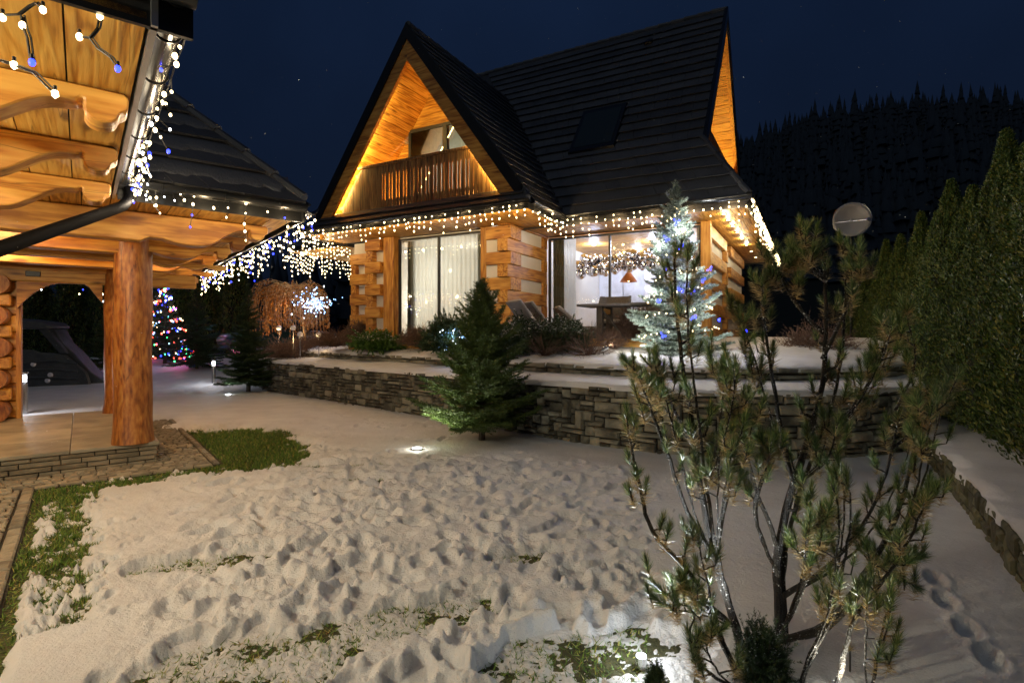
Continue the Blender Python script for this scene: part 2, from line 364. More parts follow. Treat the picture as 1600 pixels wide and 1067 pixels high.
dx_ = GX + .35 * fbm(GX, GY, 3.0, 11, 3); dy_ = GY + .35 * fbm(GX, GY, 3.0, 17, 3)
bil = np.abs(fbm(dx_, dy_, 3.2, 21, 4) - .5) * 2
H += T * (.088 * (bil - .25) + .066 * (fbm(dx_, dy_, 8, 31, 4) - .5) + .022 * (fbm(GX, GY, 26, 37, 3) - .5))
H += (1 - T) * (.012 * (fbm(GX, GY, 1.3, 41, 3) - .5) + .006 * (fbm(GX, GY, 12, 43, 3) - .5))
H += .05 * (fbm(GX, GY, .35, 47, 2) - .5) * sstep(3, 6, GY)
wind = sstep(-.45, -.75, GX / GY) * sstep(4.5, 3.5, GY)
H += wind * .03 * (fbm(GX * .6 + GY * .5, GY * 2.2 - GX * 1.4, 1.6, 51, 4) - .5)
def stamp(cx, cy, rx, ry, ang, depth, rim):
    r = max(rx, ry) * 2.0
    i0, i1 = np.searchsorted(Yr, [cy - r, cy + r]); 
    if i1 <= i0: return
    k0 = (cx - r) / (cy if cx > 0 else max(.5, cy - r)); k1 = (cx + r) / (max(.5, cy - r) if cx > 0 else cy)
    j0, j1 = np.searchsorted(Kc, [min(k0, k1) - .05, max(k0, k1) + .05])
    if j1 <= j0: return
    X = GX[i0:i1, j0:j1] - cx; Y = GY[i0:i1, j0:j1] - cy
    c, s = math.cos(ang), math.sin(ang); u = (X * c + Y * s) / rx; v = (-X * s + Y * c) / ry
    d = np.sqrt(u * u + v * v)
    H[i0:i1, j0:j1] += -depth * (1 - sstep(.45 if depth < .0 else .62, 1.0, d)) + rim * np.exp(-((d - 1.25) / .28) ** 2)
rr = random.Random(4)
for i in range(560):
    y = 1.9 + rr.random() ** .9 * 5.6; k = rr.uniform(-.62, .36); x = k * y
    if rr.random() > .9: continue
    t = float(sstep(.36, .26, k + .02 * y)) * float(sstep(7.4, 6.2, y + .25 * x))
    if x < -2.2: t *= .45
    if rr.random() > t: continue
    stamp(x, y, rr.uniform(.12, .17), rr.uniform(.055, .08), rr.uniform(0, 3.14), rr.uniform(.03, .075), rr.uniform(.003, .014))
for i in range(900):                                                                  # kicked-up lumps
    y = 1.9 + rr.random() * 4.6; k = rr.uniform(-.55, .33); r = .011 + .035 * rr.random() ** 2.2
    stamp(k * y, y, r, r * rr.uniform(.7, 1), rr.uniform(0, 3), -r * rr.uniform(.5, .95), -.003)
for px, py in ((1440, 800), (1462, 905), (1478, 940), (1512, 985), (1548, 1030), (1415, 760)):
    Yq = FP * 1.55 / (py - HY); stamp((px - 800) / FP * Yq, Yq, .13, .06, 1.1, .05, .008)
for i in range(26):
    a_r = rr.uniform(0, 6.28); d_r = rr.uniform(.10, .30); r = rr.uniform(.02, .05); stamp(.62 + math.cos(a_r) * d_r, 2.66 + math.sin(a_r) * d_r * .6, r, r * .9, 0, -r * .9, 0)
for i in range(60):                                                                   # light prints on the far snow
    y = rr.uniform(8, 12.5); x = rr.uniform(-.45, -.1) * y; stamp(x, y, .13, .06, rr.uniform(0, 3), .03, .008)
for i in range(70):
    y = rr.uniform(14, 18); x = rr.uniform(-.62, -.45) * y; stamp(x, y, rr.uniform(.06, .2), rr.uniform(.05, .12), rr.uniform(0, 3), -rr.uniform(.02, .05), .0)
R_ = H - gz(GX, GY) - .055; R_ = np.where(R_ > .018, .028 + .036 * np.tanh((R_ - .028) / .05), R_)
H = gz(GX, GY) + .055 + R_ + T * (.016 * (np.abs(fbm(GX, GY, 11, 81, 3) - .5) * 3) + .008 * (fbm(GX, GY, 45, 83, 2) - .5))
# snow lies off the paving and thins over the melted grass
a_, b_ = gab(GX, GY)
jag = .05 * (fbm(GX, GY, 5, 61, 3) - .5)
pave = np.maximum(sstep(.93, .80, b_ + jag) * sstep(-.80, -.68, a_ + jag) * sstep(4.4, 3.4, a_), sstep(-.74, -.86, b_ + jag) * sstep(-.6, -.75, a_ + jag))
drift = sstep(.45, .7, fbm(GX, GY, 1.1, 71, 3)) * sstep(1.2, 2.8, a_)
H = np.maximum(H, gz(GX, GY) + .006 + .010 * fbm(GX, GY, 20, 97, 2))
thin = gz(GX, GY) - .004 + .026 * (fbm(GX, GY, 40, 91, 3) - .40) + .026 * (fbm(GX, GY, 7, 93, 2) - .45)
k1 = sstep(.10, .62, melt); H = H * (1 - k1) + thin * k1; k2 = sstep(.78, 1.0, melt); H = H - k2 * .022
H -= pave * (.11 - .085 * drift)
snow_obj = npmesh('snow_ground', np.stack([GX, GY, H], -1).reshape(-1, 3), gridfaces(nr, nc), M['snow'], smooth=True)
tag(snow_obj, kind='structure')
# bare lawn under the snow and the far snowfield
n1, n2 = 60, 60
xx, yy = np.meshgrid(np.linspace(-14, 12, n1), np.linspace(-6, 16, n2)); zz = gz(xx, yy) - .004
tag(npmesh('lawn', np.stack([xx, yy, zz], -1).reshape(-1, 3), gridfaces(n2, n1), M['lawn'], smooth=True), kind='structure')
xs = np.concatenate([np.linspace(-400, -60, 20), np.linspace(-55, 55, 90), np.linspace(60, 400, 20)])
ys = np.concatenate([np.linspace(-150, -8, 12), np.linspace(-6, 60, 80), np.linspace(64, 500, 50)])
xx, yy = np.meshgrid(xs, ys)
def hill(x, y):
    r = np.sqrt(x*x + y*y); a = np.arctan2(x, y)
    h = np.clip((y - 48), 0, 400) * (.30 + .24 * sstep(.1, .75, a)) * sstep(-.15, .35, a)
    return np.minimum(h, 66 + 14*a) + 6 * (fbm(x, y, .015, 3, 2) - .5) * sstep(60, 120, y)
zz = gz(xx, yy) - .05 - .05 * sstep(22, 18, yy) + hill(xx, yy)
jy = int(np.searchsorted(ys, 36)); q = np.stack([xx, yy, zz], -1)
tag(npmesh('snow_field', q[:jy + 1].reshape(-1, 3), gridfaces(jy + 1, len(xs)), M['snow'], smooth=True), kind='structure')
tag(npmesh('hill', q[jy:].reshape(-1, 3), gridfaces(len(ys) - jy, len(xs)), simple('hill_forest_floor', (.01, .013, .010), .95), smooth=True), kind='structure')
# ------------------------------------------------------------------ grass in the thawed patches
def grass_blades():
    n = 260000; rs = np.random.RandomState(5)
    y = 1.9 + rs.rand(n) ** .8 * 8.5; x = y * rs.uniform(-1.0, .25, n)
    m = melt_mask(x, y); a, b = gab(x, y)
    ok = (m > .76) & (rs.rand(n) < .8) | ((m > .35 + rs.rand(n) * .38) & (rs.rand(n) < .36)) | ((rs.rand(n) < .05) & (y < 5) & (x < .3))
    ok |= (b > -.865) & (b < -.66) & (a < -.76) & (a > -5) & (rs.rand(n) < .7)
    ok &= ~((b < .88) & (a > -.78) & (a < 4.2)) & ~((b < -.865) & (a < -.7))
    x, y, m = x[ok], y[ok], m[ok]; n = len(x)
    z = gz(x, y); h = rs.uniform(.014, .042, n) * (.7 + .5 * m); h = np.where(m < .76, h * .62, h)
    ang = rs.uniform(0, 6.28, n); w = .0028 + .00045 * y; lx = rs.normal(0, .022, n); ly = rs.normal(0, .022, n)
    c, s = np.cos(ang) * w, np.sin(ang) * w
    V = np.stack([np.stack([x - c, y - s, z], -1), np.stack([x + c, y + s, z], -1), np.stack([x + lx, y + ly, z + h], -1)], 1).reshape(-1, 3)
    return npmesh('grass', V, np.arange(n * 3).reshape(-1, 3), M['grass'])
tag(grass_blades(), kind='stuff')
# ------------------------------------------------------------------ walls of stacked stone
def resample(pts, step):
    P = [Vector((p[0], p[1], 0)) for p in pts]; out = [P[0]]; 
    # catmull-rom, then even spacing
    D = []
    for i in range(len(P) - 1):
        p0 = P[max(i-1, 0)]; p1 = P[i]; p2 = P[i+1]; p3 = P[min(i+2, len(P)-1)]
        for k in range(24):
            t = k / 24; D.append(.5 * ((2*p1) + (p2-p0)*t + (2*p0-5*p1+4*p2-p3)*t*t + (3*p1-p0-3*p2+p3)*t**3))
    D.append(P[-1]); acc = 0
    for i in range(1, len(D)):
        seg = (D[i] - D[i-1]).length; acc += seg
        while acc >= step:
            acc -= step; out.append(D[i] - (D[i] - D[i-1]).normalized() * acc)
    return out
def stone_mesh(name, P, Nn, s0, s1, z0, z1, step, rg, proud, mat_rough=.012, jit=.011):
    def pt(s, off):
        f = s / step; i = int(max(0, min(len(P) - 2, math.floor(f)))); t = f - i
        p = P[i].lerp(P[i+1], t); n = Nn[i].lerp(Nn[min(i+1, len(Nn)-1)], t).normalized(); return p + n * off
    g = .008; j = lambda: rg.uniform(-jit, jit)
    s0 += g; s1 -= g; z0 += g; z1 -= g
    cs = [(s0+j(), z0+j()), (s1+j(), z0+j()), (s1+j(), z1+j()), (s0+j(), z1+j())]
    e = min(.02, (z1 - z0) * .22); sm = (s0 + s1) / 2 + j() * 3
    ins = [(cs[0][0]+e, cs[0][1]+e), (cs[1][0]-e, cs[1][1]+e), (cs[2][0]-e, cs[2][1]-e), (cs[3][0]+e, cs[3][1]-e)]
    V = []
    for (s, z) in cs: p = pt(s, -.07); V.append((p.x, p.y, z))
    for (s, z) in cs: p = pt(s, proud * .25); V.append((p.x, p.y, z))
    for (s, z) in ins: p = pt(s, proud + rg.uniform(-1, 1) * mat_rough); V.append((p.x, p.y, z))
    cm = pt(sm, proud + .008); V.append((cm.x, cm.y, (z0 + z1) / 2 + j()))
    F = [(0,1,5,4),(1,2,6,5),(2,3,7,6),(3,0,4,7),(4,5,9,8),(5,6,10,9),(6,7,11,10),(7,4,8,11),(8,9,12),(9,10,12),(10,11,12),(11,8,12)]
    return V, F
def stone_wall(name, label, pts, side, z0, height, rows, cell, mat, seed, near=300, thick=.3, group=None, zbot=None, ztop=None, big=.06, cellw=None):
    rg = random.Random(seed); step = .1; P = resample(pts, step); n = len(P); L = (n - 1) * step
    Nn = []
    for i in range(n):
        d = (P[min(i+1, n-1)] - P[max(i-1, 0)]).normalized(); Nn.append(Vector((d.y, -d.x, 0)) * side)
    root = empty(name, (0, 0, 0), 0, label, 'wall', group)
    ch = height / rows; cw = cellw or cell; C = int(L / cw); occ = [[0] * C for _ in range(rows)]; st = []
    for r in range(rows):
        c = 0
        while c < C:
            if occ[r][c]: c += 1; continue
            w = rg.choice([2, 2, 3, 3, 4, 5]); h = rg.choice([1, 1, 1, 1, 2, 2]) if rows > 4 else 1
            if rows > 6 and rg.random() < big: h = rg.choice([3, 4]); w = rg.choice([3, 4])
            if rg.random() < .15: w = 1 if h == 1 else 2
            h = min(h, rows - r); w = min(w, C - c)
            while w > 1 and any(occ[r][c+k] for k in range(w)): w -= 1
            while h > 1 and any(occ[r+q][c+k] for q in range(h) for k in range(w)): h -= 1
            for q in range(h):
                for k in range(w): occ[r+q][c+k] = 1
            st.append((c * cw, (c + w) * cw, z0 + r * ch, z0 + (r + h) * ch)); c += w
    out = []
    for (s0, s1, a, b) in st:
        i = min(n - 1, int((s0 + s1) / 2 / step)); p = P[i]
        vis = abs(p.x / max(p.y, .5)) < 1.0
        out.append((-(s1 - s0) * (b - a) / max(1, p.y) ** 2 * (1 if vis else .01), s0, s1, a, b))
    out.sort(); joined = MB()
    for k, (_, s0, s1, a, b) in enumerate(out):
        V, F = stone_mesh('stone', P, Nn, s0, s1, a, b, step, rg, rg.uniform(.008, .062) * (.45 if cell == .08 else 1), jit=.005 if cell == .08 else .011, mat_rough=.006 if cell == .08 else .012)
        if k < near:
            c = sum((Vector(v) for v in V), Vector()) / len(V)
            m = MB(); m.add([tuple(Vector(v) - c) for v in V], F); m.build('stone', mat, root, loc=c)
        else: joined.add(V, F)
    if joined.v: tag(joined.build('stone_infill', mat, root), kind='stuff')
    core = MB()
    for i in range(n - 1):
        a0, a1 = P[i] - Nn[i] * .02, P[i+1] - Nn[i+1] * .02; b0, b1 = P[i] - Nn[i] * thick, P[i+1] - Nn[i+1] * thick
        zb = z0 - .15; zt = z0 + height - .012
        core.hexa([(a0.x, a0.y, zb), (a1.x, a1.y, zb), (b1.x, b1.y, zb), (b0.x, b0.y, zb)], [(a0.x, a0.y, zt), (a1.x, a1.y, zt), (b1.x, b1.y, zt), (b0.x, b0.y, zt)])
    core.build('wall_core', M['mortar'], root)
    return root, P, Nn
WALL = [(-8.3, 18.2), (-7.6, 16.4), (-6.9, 15.2), (-4.7, 13.1), (-2.65, 11.2), (-1.6, 10.2), (-.6, 9.3), (.45, 8.35), (1.4, 7.5), (2.4, 6.95), (3.4, 6.8), (4.6, 7.0), (5.75, 7.6)]
UPW = [(-6.2, 16.0), (-5.9, 15.65), (-3.95, 13.9), (-1.2, 11.3), (.5, 9.55), (1.55, 8.5), (2.6, 7.95), (3.8, 7.85), (5.2, 8.1), (6.6, 8.9)]
_, WP, WN = stone_wall('retaining_wall', 'long curved lower retaining wall of grey stacked stone holding up the snowy terrace', WALL, 1, -.06, .93, 13, .085, M['stone'], 11, cellw=.082, big=.035)
_, UP, UN = stone_wall('terrace_wall', 'low upper kerb wall of stacked stone behind the lower terrace strip', UPW, 1, .84, .27, 3, .11, M['stone'], 12, thick=.25, cellw=.11)
RW = [(6.6, 9.2), (5.75, 7.75), (4.32, 5.35), (3.62, 4.15), (3.06, 3.22), (2.45, 2.2), (1.9, 1.2)]
_, RP, RN = stone_wall('hedge_bed_wall', 'mossy low stone edging wall along the thuja hedge bed at right', RW, 1, -.07, .40, 5, .08, M['stone_moss'], 13, thick=.28, cellw=.07)
# ------------------------------------------------------------------ snow on the terraces
def ribbon(name, A, B, za, zb, n=40, over=.05, crown=.0, seed=1, pw=1.0, cols=220, front=None):
    """snow sheet from wall line A to line B; the front edge rolls over the wall"""
    def samp(L, t):
        f = t * (len(L) - 1); i = int(min(len(L) - 2, math.floor(f))); return L[i].lerp(L[i+1], f - i)
    V = []
    for r in range(n):
        for c in range(cols):
            t = c / (cols - 1); a = samp(A, t); b = samp(B, t); d = (b - a).normalized()
            if r < 5:      # rounded lip
                ph = r / 4 * math.pi / 2; p = a - d * (over + .012 * math.sin(c * .9) + .02*math.sin(c*.23)) * math.cos(ph) * 1.0 ; z = za - .05 + .075 * math.sin(ph)
            else:
                s = (r - 4) / (n - 5); p = a.lerp(b, s); z = za + .025 + (zb - za) * s ** pw
            V.append((p.x, p.y, z))
    V = np.array(V); x, y = V[:, 0], V[:, 1]
    lipmask = np.repeat((np.arange(n) >= 3).astype(float), cols)
    V[:, 2] += (.05 * (fbm(x, y, 1.2, seed, 3) - .5) + .02 * (fbm(x, y, 6, seed + 3, 3) - .5)) * (.4 + .6 * lipmask)
    return tag(npmesh(name, V, gridfaces(n, cols), M['snow'], smooth=True), kind='structure')
def cum(L, k): return [L[int(i * (len(L) - 1) / (k - 1))] for i in range(k)]
BACK = [Vector(p) for p in ((-8.5, 22, 0), (-6.5, 21, 0), (-2.5, 17.5, 0), (.5, 15.5, 0), (3.5, 13.5, 0), (6.0, 12.5, 0), (8.2, 12.2, 0), (10, 12.5, 0))]
def even(pts, k):
    P = resample([(p[0], p[1]) for p in pts], .1); return cum(P, k)
wa = even(WALL[1:], 120); ub = even([(-7.4, 17.2)] + UPW[1:], 120)
ribbon('lower_terrace_snow', wa, [p + Vector((.05, .1, 0)) for p in ub], .875, .93, 22, seed=2)
ribbon('upper_terrace_snow', even(UPW, 120), even([tuple(p) for p in BACK], 120), 1.105, 1.50, 60, seed=5, pw=.75)
rb = [p - n_ * 3.2 for p, n_ in zip(RP, RN)]
ribbon('hedge_bed_snow', RP, rb, .31, .44, 24, seed=8, over=.0)
def terr_z(x, y):
    """height of the upper terrace snow near a point"""
    best = min(range(len(UP)), key=lambda i: (UP[i].x - x) ** 2 + (UP[i].y - y) ** 2)
    d = math.hypot(UP[best].x - x, UP[best].y - y); return 1.13 + .37 * min(1, d / 5.0) ** .75
# ------------------------------------------------------------------ cobbled paths (in the porch's frame: x along its front, y away from us)
pv = empty('cobbled_path', GP, GROT); tag(pv, kind='structure')
bed = MB(); bed.box(-.02, .84, -.74, 3.7, -.1, .008); bed.box(-6, .0, -.74, -.1, -.1, .0075); bed.box(-6, -.86, -5.5, -.74, -.1, .008); bed.build('sand_bed', M['mortar'], pv)
rg = random.Random(9); cob = []
def cob_field(x0, x1, y0, y1, lx, ly, horiz):
    y = y0
    while y < y1 - ly * .5:
        x = x0 + rg.uniform(-.5, 0) * lx; h = ly * rg.uniform(.85, 1.15)
        while x < x1:
            w = lx * rg.uniform(.7, 1.35); xa, xb = max(x, x0), min(x + w, x1)
            if xb - xa > .025: cob.append((xa, xb, y, min(y + h, y1)))
            x += w
        y += h
cob_field(.0, .75, -.14, 3.7, .105, .085, 1)
cob_field(-6, .75, -.65, -.14, .115, .085, 1)
cob_field(-4.2, -.98, -4.9, -.74, .12, .085, 1)
y = -.74
while y > -5: cob.append((-.97, -.87, y - .2, y)); y -= .205        # straight kerb setts
x = .75
while x > -.8: cob.append((x - .2, x, -.74, -.66)); x -= .205
y = -.66
while y < 3.6: cob.append((.76, .84, y, y + .2)); y += .205
def wpos(c): return GP + GB * ((c[0]+c[1])/2) + GA * ((c[2]+c[3])/2)
def cscore(c):
    p = wpos(c)
    return -(9 if abs(p.x / max(p.y, .3)) < .97 and p.y > 2 else .01) / max(.5, p.y) ** 2
cob.sort(key=cscore); joined = MB()
for k, (a, b, c, d) in enumerate(cob):
    g = .006; h = .035 + rg.uniform(-.006, .008); e = .011; t = rg.uniform(-.005, .005)
    V = [(a+g, c+g, 0), (b-g, c+g, 0), (b-g, d-g, 0), (a+g, d-g, 0), (a+g, c+g, h-.012), (b-g, c+g, h-.012), (b-g, d-g, h-.012), (a+g, d-g, h-.012),
         (a+g+e, c+g+e, h+t), (b-g-e, c+g+e, h), (b-g-e, d-g-e, h-t), (a+g+e, d-g-e, h)]
    F = [(0,1,5,4),(1,2,6,5),(2,3,7,6),(3,0,4,7),(4,5,9,8),(5,6,10,9),(6,7,11,10),(7,4,8,11),(8,9,10,11)]
    if k < 300:
        m = MB(); ox, oy = (a+b)/2, (c+d)/2; m.add([(v[0]-ox, v[1]-oy, v[2]) for v in V], F); m.build('cobble', M['cobble'], pv, loc=(ox, oy, 0))
    else: joined.add(V, F)
tag(joined.build('cobble_field', M['cobble'], pv), kind='stuff')
# ------------------------------------------------------------------ the house (local x along its front to the right, y into depth)
hs = empty('timber_house', HC, HROT, 'two-storey timber highland house with steep dark roofs, lit balcony gable and big glazed windows', 'house')
SW, SM = 1.374, 1.333; ZE = 4.15; UR = -3.1; VR = 6.27; ZR = ZE + SM * (VR - 1.7); ZA = ZE + SW * 3.1
def tile_row(root, O, along, up, x0a, x1a, x0b, x1b, s0, s1, nrm, mat, rg, tw=.33, name='tile_course', th=.022, lift=.07, parent_mesh=None):
    """one course of tiles; s0/s1 lower and upper slope distance, x ranges at lower / upper edge"""
    m = MB(); n = max(1, int(round((max(x1a, x1b) - min(x0a, x0b)) / tw)))
    O = Vector(O); along = Vector(along); up = Vector(up); nrm = Vector(nrm)
    for k in range(n):
        ta, tb = k / n, (k + 1) / n
        xa, xb = x0a + (x1a - x0a) * ta + .003, x0a + (x1a - x0a) * tb - .003
        ya, yb = x0b + (x1b - x0b) * ta + .003, x0b + (x1b - x0b) * tb - .003
        j = rg.uniform(-.004, .004); dd = rg.uniform(-.010, .010)
        lo = [O + along * xa + up * (s0 - .05 + dd), O + along * xb + up * (s0 - .05 + dd)]; hi = [O + along * yb + up * s1, O + along * ya + up * s1]
        q = [lo[0] + nrm * (lift - th + j), lo[1] + nrm * (lift - th - j), hi[0] + nrm * .001, hi[1] + nrm * .001]
        t = [lo[0] + nrm * (lift + j), lo[1] + nrm * (lift - j), hi[0] + nrm * th * .9, hi[1] + nrm * th * .9]
        m.hexa(q, t)
    return m.build(name, mat, root)
rg = random.Random(21)
nM = Vector((0, -SM, 1)).normalized(); uM = Vector((0, 1, SM)).normalized(); LM = (VR - 1.7) * math.hypot(1, SM)
nW = Vector((SW, 0, 1)).normalized(); uW = Vector((-1, 0, SW)).normalized(); LW = 3.1 * math.hypot(1, SW)
UG = 2.7; VH = 2.9; SH = (VH - 1.7) * math.hypot(1, SM); LEFT = -5.9
# main front slope
rf = MB(); f = lambda u, v, dz=0: (u, v, ZE + SM * (v - 1.7) + dz)
rf.hexa([f(-6.2, 1.7, -.20), f(3.7, 1.7, -.20), f(UG, VH, -.20), f(-5.1, VH, -.20)], [f(-6.2, 1.7), f(3.7, 1.7), f(UG, VH), f(-5.1, VH)])
rf.hexa([f(-5.1, VH, -.20), f(UG, VH, -.20), f(UG, VR, -.20), f(-5.1, VR, -.20)], [f(-5.1, VH), f(UG, VH), f(UG, VR), f(-5.1, VR)])
# back slope (mirror) and hips
fb = lambda u, v, dz=0: (u, 2 * VR - v, ZE + SM * (v - 1.7) + dz)
rf.hexa([fb(-6.2, 1.7, -.2), fb(3.7, 1.7, -.2), fb(UG, VH, -.2), fb(-5.1, VH, -.2)], [fb(-6.2, 1.7), fb(3.7, 1.7), fb(UG, VH), fb(-5.1, VH)])
rf.hexa([fb(-5.1, VH, -.2), fb(UG, VH, -.2), fb(UG, VR, -.2), fb(-5.1, VR, -.2)], [fb(-5.1, VH), fb(UG, VH), fb(UG, VR), fb(-5.1, VR)])
ZH = ZE + SM * (VH - 1.7); VB = 2 * VR - 1.7
rf.hexa([(3.7, 1.7, ZE - .2), (3.7, VB, ZE - .2), (UG, 2*VR - VH, ZH - .2), (UG, VH, ZH - .2)], [(3.7, 1.7, ZE), (3.7, VB, ZE), (UG, 2*VR - VH, ZH), (UG, VH, ZH)])
rf.hexa([(-6.2, 1.7, ZE - .2), (-6.2, VB, ZE - .2), (-5.1, 2*VR - VH, ZH - .2), (-5.1, VH, ZH - .2)], [(-6.2, 1.7, ZE), (-6.2, VB, ZE), (-5.1, 2*VR - VH, ZH), (-5.1, VH, ZH)])
# wing slopes
fw = lambda u, v, s, dz=0: (UR + s * (u), v, ZA - SW * u + dz)
for s in (1, -1):
    vb = 4.9
    rf.hexa([fw(0, .22, s, -.2), fw(3.1, .22, s, -.2), fw(3.1, 1.7, s, -.2), fw(0, vb, s, -.2)], [fw(0, .22, s), fw(3.1, .22, s), fw(3.1, 1.7, s), fw(0, vb, s)])
roof = rf.build('roof', M['tile_dark'], hs)
nrow = 22
for k in range(nrow):
    s0, s1 = LM * k / nrow, LM * (k + 1) / nrow
    def ext(s):
        v = 1.7 + s / math.hypot(1, SM)
        r = 3.7 - (v - 1.7) / (VH - 1.7) * 1.0 if v < VH else UG
        wing = -(v - 1.7) * SM / SW            # valley
        return max(wing - .25, -5.1), r
    (a0, b0), (a1, b1) = ext(s0), ext(s1)
    tile_row(roof, (0, 1.7, ZE), (1, 0, 0), uM, a0, b0, a1, b1, s0, s1, nM, M['tile'], rg)
nrw = 20
for k in range(nrw):     # wing, right slope
    s0, s1 = LW * k / nrw, LW * (k + 1) / nrw
    def extw(s): v = s / math.hypot(1, SW); return .22, 1.7 + v * SW / SM + .2
    (a0, b0), (a1, b1) = extw(s0), extw(s1)
    tile_row(roof, (0, 0, ZE), (0, 1, 0), uW, a0, b0, a1, b1, s0, s1, nW, M['tile'], rg)
# left slope of wing (plain courses seen only from aside)
for k in range(nrw):
    s0, s1 = LW * k / nrw, LW * (k + 1) / nrw
    tile_row(roof, (-6.2, 0, ZE), (0, 1, 0), Vector((1, 0, SW)).normalized(), .22, 2.6, .22, 2.6, s0, s1, Vector((-SW, 0, 1)).normalized(), M['tile'], rg, tw=.8)
# pent strip in front of the wing
pent = MB(); pent.hexa([(-6.2, 0, 4.1), (0, 0, 4.1), (-.3, .36, 4.1), (-5.9, .36, 4.1)], [(-6.2, 0, 4.16), (0, 0, 4.16), (-.3, .36, 4.50), (-5.9, .36, 4.50)]); pent.build('pent_roof', M['tile_dark'], roof)
for k in range(2):
    d = math.hypot(.36, .34); s0, s1 = d * k / 2, d * (k + 1) / 2
    tile_row(roof, (0, 0, 4.17), (1, 0, 0), Vector((0, .36, .34)).normalized(), -6.2 + .15 * k, -.15 * k, -6.05 + .15 * k, -.15 - .15 * k, s0, s1, Vector((0, -.34, .36)).normalized(), M['tile'], rg)
# right hip courses
for k in range(5):
    d = math.hypot(1.0, ZH - ZE); s0, s1 = d * k / 5, d * (k + 1) / 5; u = Vector((-1, 0, ZH - ZE)).normalized()
    tile_row(roof, (3.7, 0, ZE), (0, 1, 0), u, 1.7 + 1.2 * k / 5, VB - 1.2 * k / 5, 1.7 + 1.2 * (k + 1) / 5, VB - 1.2 * (k + 1) / 5, s0, s1, Vector((ZH - ZE, 0, 1)).normalized(), M['tile'], rg)
# ridge caps, hip caps and verge trims
def caps(p, q, n, r=.075, name='ridge_cap'):
    p, q = Vector(p), Vector(q); d = (q - p) / n
    for k in range(n):
        m = MB(); a = p + d * k; b = a + d * 1.06; m.tube([a + Vector((0, 0, .012)), b], [r * 1.08, r * .94], 8); m.build(name, M['tile'], roof)
caps((-5.15, VR, ZR + .02), (UG + .02, VR, ZR + .02), 22)
caps((UR, .20, ZA + .02), (UR, 4.7, ZA + .02), 13)
caps((3.72, 1.68, ZE + .04), (UG, VH, ZH + .04), 6, .06, 'hip_cap')
caps((0.0, .0, 4.2), (-.3, .36, 4.54), 2, .05, 'hip_cap')
ef = MB()
def slopeboard(m, u0, z0, u1, z1, v0, v1, t0, t1):      # board along a rake in the x-z plane, t measured vertically below the line
    m.hexa([(u0, v0, z0 - t1), (u1, v0, z1 - t1), (u1, v1, z1 - t1), (u0, v1, z0 - t1)], [(u0, v0, z0 - t0), (u1, v0, z1 - t0), (u1, v1, z1 - t0), (u0, v1, z0 - t0)])
for s in (1, -1):
    m = MB(); slopeboard(m, UR, ZA + .07, UR + s * 2.86, ZA + .07 - SW * 2.86, .16, .26, 0, .36); m.build('verge_trim', M['metal_dark'], roof)
    m = MB(); zlo = ZA - .29 - SW * 2.72
    slopeboard(m, UR, ZA - .29, UR + s * 2.72, zlo, .19, .27, 0, .47); m.build('barge_board', M['beam_x'], hs)
# gable balcony: sloping ceilings of planks
for s in (1, -1):
    n = 26
    for k in range(n):
        u0, u1 = .03 + 2.75 * k / n, .03 + 2.75 * (k + 1) / n - .008
        z = lambda u: ZA - .42 - SW * u
        m = MB(); dz = rg.uniform(-.003, .003)
        m.hexa([(UR + s*u0, .28, z(u0) - .02 + dz), (UR + s*u1, .28, z(u1) - .02 + dz), (UR + s*u1, 1.6, z(u1) - .02 + dz), (UR + s*u0, 1.6, z(u0) - .02 + dz)],
               [(UR + s*u0, .28, z(u0)), (UR + s*u1, .28, z(u1)), (UR + s*u1, 1.6, z(u1)), (UR + s*u0, 1.6, z(u0))])
        m.build('ceiling_plank', M['pine_y'], hs)
# its back wall: boards around a dark framed window
VBK = 1.5; zc = lambda u: ZA - .44 - SW * abs(u - UR)
WU0, WU1, WZ1 = -4.10, -1.75, 6.68
z = 4.5
while z < 7.75:
    h = .125
    lim = (ZA - .44 - z) / SW
    if z + h <= WZ1 + .05:
        segs = [(UR - lim, WU0 - .05), (WU1 + .05, UR + lim)]
    else: segs = [(UR - lim, UR + lim)]
    for a, b in segs:
        if b - a > .06:
            l2 = (ZA - .44 - (z + h)) / SW; aa = max(a, UR - l2) if a < UR - lim + .01 else a; bb = min(b, UR + l2) if b > UR + lim - .01 else b
            if bb - aa > .02:
                m = MB(); m.prism([(a, z), (b, z), (bb, z + h - .006), (aa, z + h - .006)], 'y', VBK, VBK + .03); m.build('wall_plank', M['pine_x'], hs)
    z += h
MB().prism([(UR - 2.9, 4.4), (UR + 2.9, 4.4), (UR, 8.15)], 'y', 3.3, 3.32).build('gable_back', M['tile_dark'], hs)
bw = empty('balcony_window', (0, 0, 0)); bw.parent = hs
